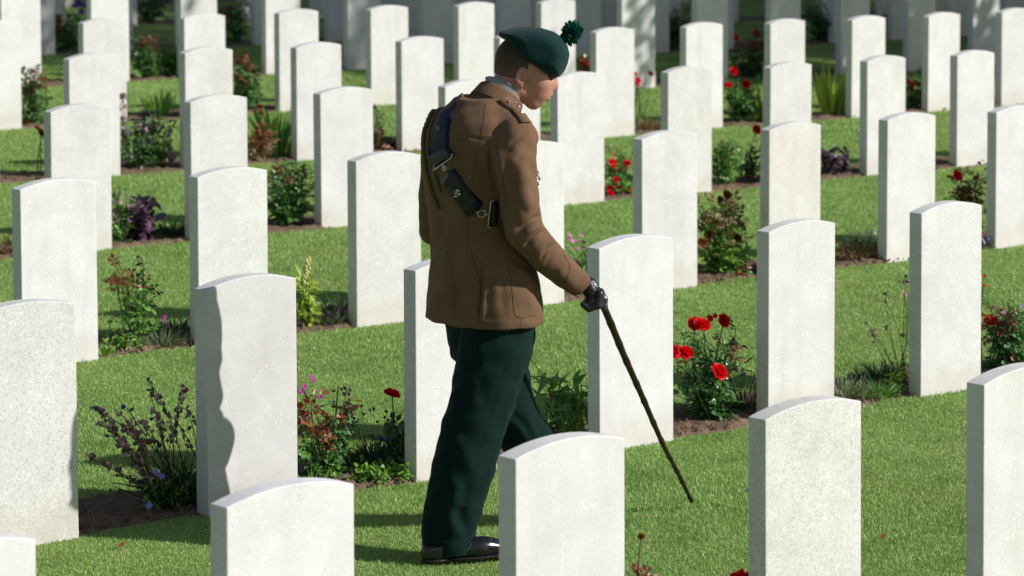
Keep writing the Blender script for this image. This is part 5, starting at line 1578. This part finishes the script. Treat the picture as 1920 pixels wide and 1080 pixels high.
for (u, v) in ((1376, 133), (1366, 160), (1399, 158)): put_flower(BLOOM['red_petal'][2], 'red_bloom', root, px_off(b, u, v), .03)
b = bed_point(1560, 218, 5, .4)
sword_plant(b, 'clump of light green sword leaves in the fifth row at right', .46, .3, 60, 'lime_leaf', .034)
b = bed_point(1426, 200, 5, .6); sword_plant(b, 'few pale sword leaves behind the round white and red rose', .36, .08, 9, 'lime_leaf', .034)
b = bed_point(1713, 208, 5, .4)
root = rose_bush(b, 'red rose shrub with an orange flower beside it in the fifth row', .28, .12, 8, 60, .08, 'rose_leaf', 'red_leaf', .3, [px_off(b, u, v) for u, v in ((1705, 155), (1712, 160), (1722, 158), (1708, 166))], 'red_petal', .022)
put_flower(BLOOM['dead_petal'][0], 'orange_bloom', root, px_off(b, 1722, 190), .024)
# ---- sixth and farther rows
def far_bush(u, v, R, label, h, mat, tip, bl, bmat, sp=.18, n=90):
    b = bed_point(u, v, R, .4)
    return rose_bush(b, label, h, sp, 9, n, .095, mat, tip, .3, [px_off(b, x_, y_) for x_, y_ in bl], bmat, .026)
far_bush(60, 230, 6, 'dark red leaved rose near the left edge in the sixth row', .42, 'rose_leaf', 'red_leaf', [(52, 222), (48, 226)], 'red_petal', .14)
b = bed_point(300, 222, 6, .4); root = sword_plant(b, 'short pale sword leaves in the sixth row', .24, .3, 30, 'bright_leaf', .03)
far_bush(456, 205, 6, 'dark stemmed rose bush between two sixth row headstones', .44, 'rose_leaf', 'red_leaf', [(473, 165)], 'white_petal', .13)
far_bush(1096, 140, 6, 'red flowered shrub behind the beret pompom', .26, 'rose_leaf', 'red_leaf', [(1092, 110), (1098, 116), (1094, 122)], 'red_petal', .12)
far_bush(282, 148, 7, 'dark red rose bush in the seventh row at left', .40, 'rose_leaf', 'red_leaf', [(268, 92), (264, 86)], 'dead_petal', .22)
far_bush(325, 145, 7, 'green bush with pink specks beside the dark red seventh row rose', .22, 'mid_leaf', 'mid_leaf', [(256, 140)], 'palepink', .16)
far_bush(444, 80, 8, 'dark bush with wine red tips in the eighth row', .46, 'rose_leaf', 'red_leaf', [(438, 40)], 'white_petal', .2)
b = bed_point(130, 95, 8, .4)
root = leafy(b, 'violet flowered bush near the upper left corner', .22, .30, 120, 'rose_leaf', .09, .05, stems=10, flowers=[px_off(b, u, v) for u, v in ((138, 12), (150, 8), (153, 22), (146, 5), (157, 12))], fmat='violet', fr=.035)
far_bush(112, 92, 8, 'dusty pink leaved bush beside the violet flowered one', .36, 'rose_leaf', 'red_leaf', [(108, 40), (112, 30)], 'palepink', .15)
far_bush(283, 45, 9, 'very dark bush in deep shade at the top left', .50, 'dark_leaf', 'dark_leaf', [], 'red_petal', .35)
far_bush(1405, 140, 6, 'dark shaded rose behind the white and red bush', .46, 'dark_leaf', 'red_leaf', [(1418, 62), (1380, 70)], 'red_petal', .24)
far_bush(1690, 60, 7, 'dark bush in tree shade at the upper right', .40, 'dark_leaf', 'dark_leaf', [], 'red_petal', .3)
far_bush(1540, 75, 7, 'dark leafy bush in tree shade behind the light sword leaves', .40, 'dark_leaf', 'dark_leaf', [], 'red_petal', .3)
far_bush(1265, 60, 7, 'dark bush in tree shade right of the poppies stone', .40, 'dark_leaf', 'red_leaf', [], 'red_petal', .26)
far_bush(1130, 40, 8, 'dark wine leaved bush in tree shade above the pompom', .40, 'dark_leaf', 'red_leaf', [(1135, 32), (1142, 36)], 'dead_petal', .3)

# ------------------------------------------------------------------ trees to the right whose shade falls over the far rows
M['crown'] = leaf_mat('tree_leaves', [(.03, .075, .015), (.045, .10, .02), (.06, .12, .025)], .45, .3, .4)
M['treebark'] = plain_mat('tree_bark', (.10, .075, .055), .9, .2, nscale=18, namp=.4, bscale=30, bstr=.7)
def tree(x, y, h, cr, label, seed):
    r = np.random.default_rng(seed)
    z0 = gz(x, y)
    root = empty('tree', (x, y, z0), label, 'tree', 'trees right of the rows')
    tr = MB()
    P = np.array([[0, 0, -.2], [.05, .02, 1.2], [-.04, .06, 2.6], [.08, -.03, h * .62], [.1, 0, h * .9]])
    tr.tube(P, [.24, .19, .16, .10, .03], 10)
    tips = []
    for i in range(30):
        a = r.uniform(0, 6.28); s = r.uniform(.08, .85); p = P[2] * (1 - s) + P[4] * s
        e = p + np.array([np.cos(a), np.sin(a), r.uniform(.1, .7)]) * cr * r.uniform(.6, 1.0)
        m = (p + e) / 2 + r.normal(0, .15, 3)
        tr.tube([p, m, e], [.06, .04, .012], 6); tips += [e, m, (m + e) / 2]
    lf = MB(); tips = np.array(tips)
    V = []; n_ = 24000
    c = tips[r.integers(len(tips), size=n_)] + r.normal(0, .42, (n_, 3))
    d = r.normal(size=(n_, 3)); d /= np.linalg.norm(d, axis=1)[:, None]; s = np.cross(d, r.normal(size=(n_, 3))); s /= np.linalg.norm(s, axis=1)[:, None]
    L_ = r.uniform(.12, .22, n_)[:, None]
    V = np.stack([c, c + d * L_ * .5 + s * L_ * .32, c + d * L_, c + d * L_ * .5 - s * L_ * .32], 1).reshape(-1, 3)
    tr.build('trunk', M['treebark'], root)
    link_mesh('crown', np_mesh('crown', V, np.arange(4 * n_).reshape(-1, 4)), M['crown'], root)
for k_, (u, v, lab) in enumerate(((1648, 1018, 'brown fallen leaf on the grass right of the speckled front headstone'), (220, 944 + 90, 'rusty fallen leaf on the grass left of the front headstone'), (288, 362, 'orange fallen leaf on the grass behind the purple leaved plant'), (1395, 931, 'small curled green leaf lying left of the speckled front headstone'))):
    p = ground_at(u, v); mb = MB()
    mb.leaf(np.array([0, 0, .012]), np.array([1, .3, .15]), np.array([-.3, -.5, 1.0]), .034, .018, .3, -.25)
    o = mb.build('fallen_leaf', M['dead_petal'] if k_ < 3 else M['dark_leaf'], loc=tuple(p)); tag(o, lab, 'fallen leaf')
TREES = [(26.1, 15.4, 9.6, 3.0, 'tall leafy tree nearest the rows whose shade falls across the far headstones', 1), (30.8, 15.3, 9, 3.3, 'leafy tree standing right of the nearest tall tree', 2),
 (35.6, 15.4, 9, 3.4, 'leafy tree farthest to the right of the rows', 3), (29.0, 18.6, 10, 3.4, 'leafy tree behind the nearest tall one shading the seventh row', 4),
 (34, 19.5, 9, 3.5, 'leafy tree in the middle of the group right of the rows', 5), (32, 23, 10, 3.6, 'leafy tree shading the ninth and tenth rows', 6), (31, 27.4, 10, 3.6, 'leafy tree at the far back of the rows', 7)]
for args in TREES: tree(*args)
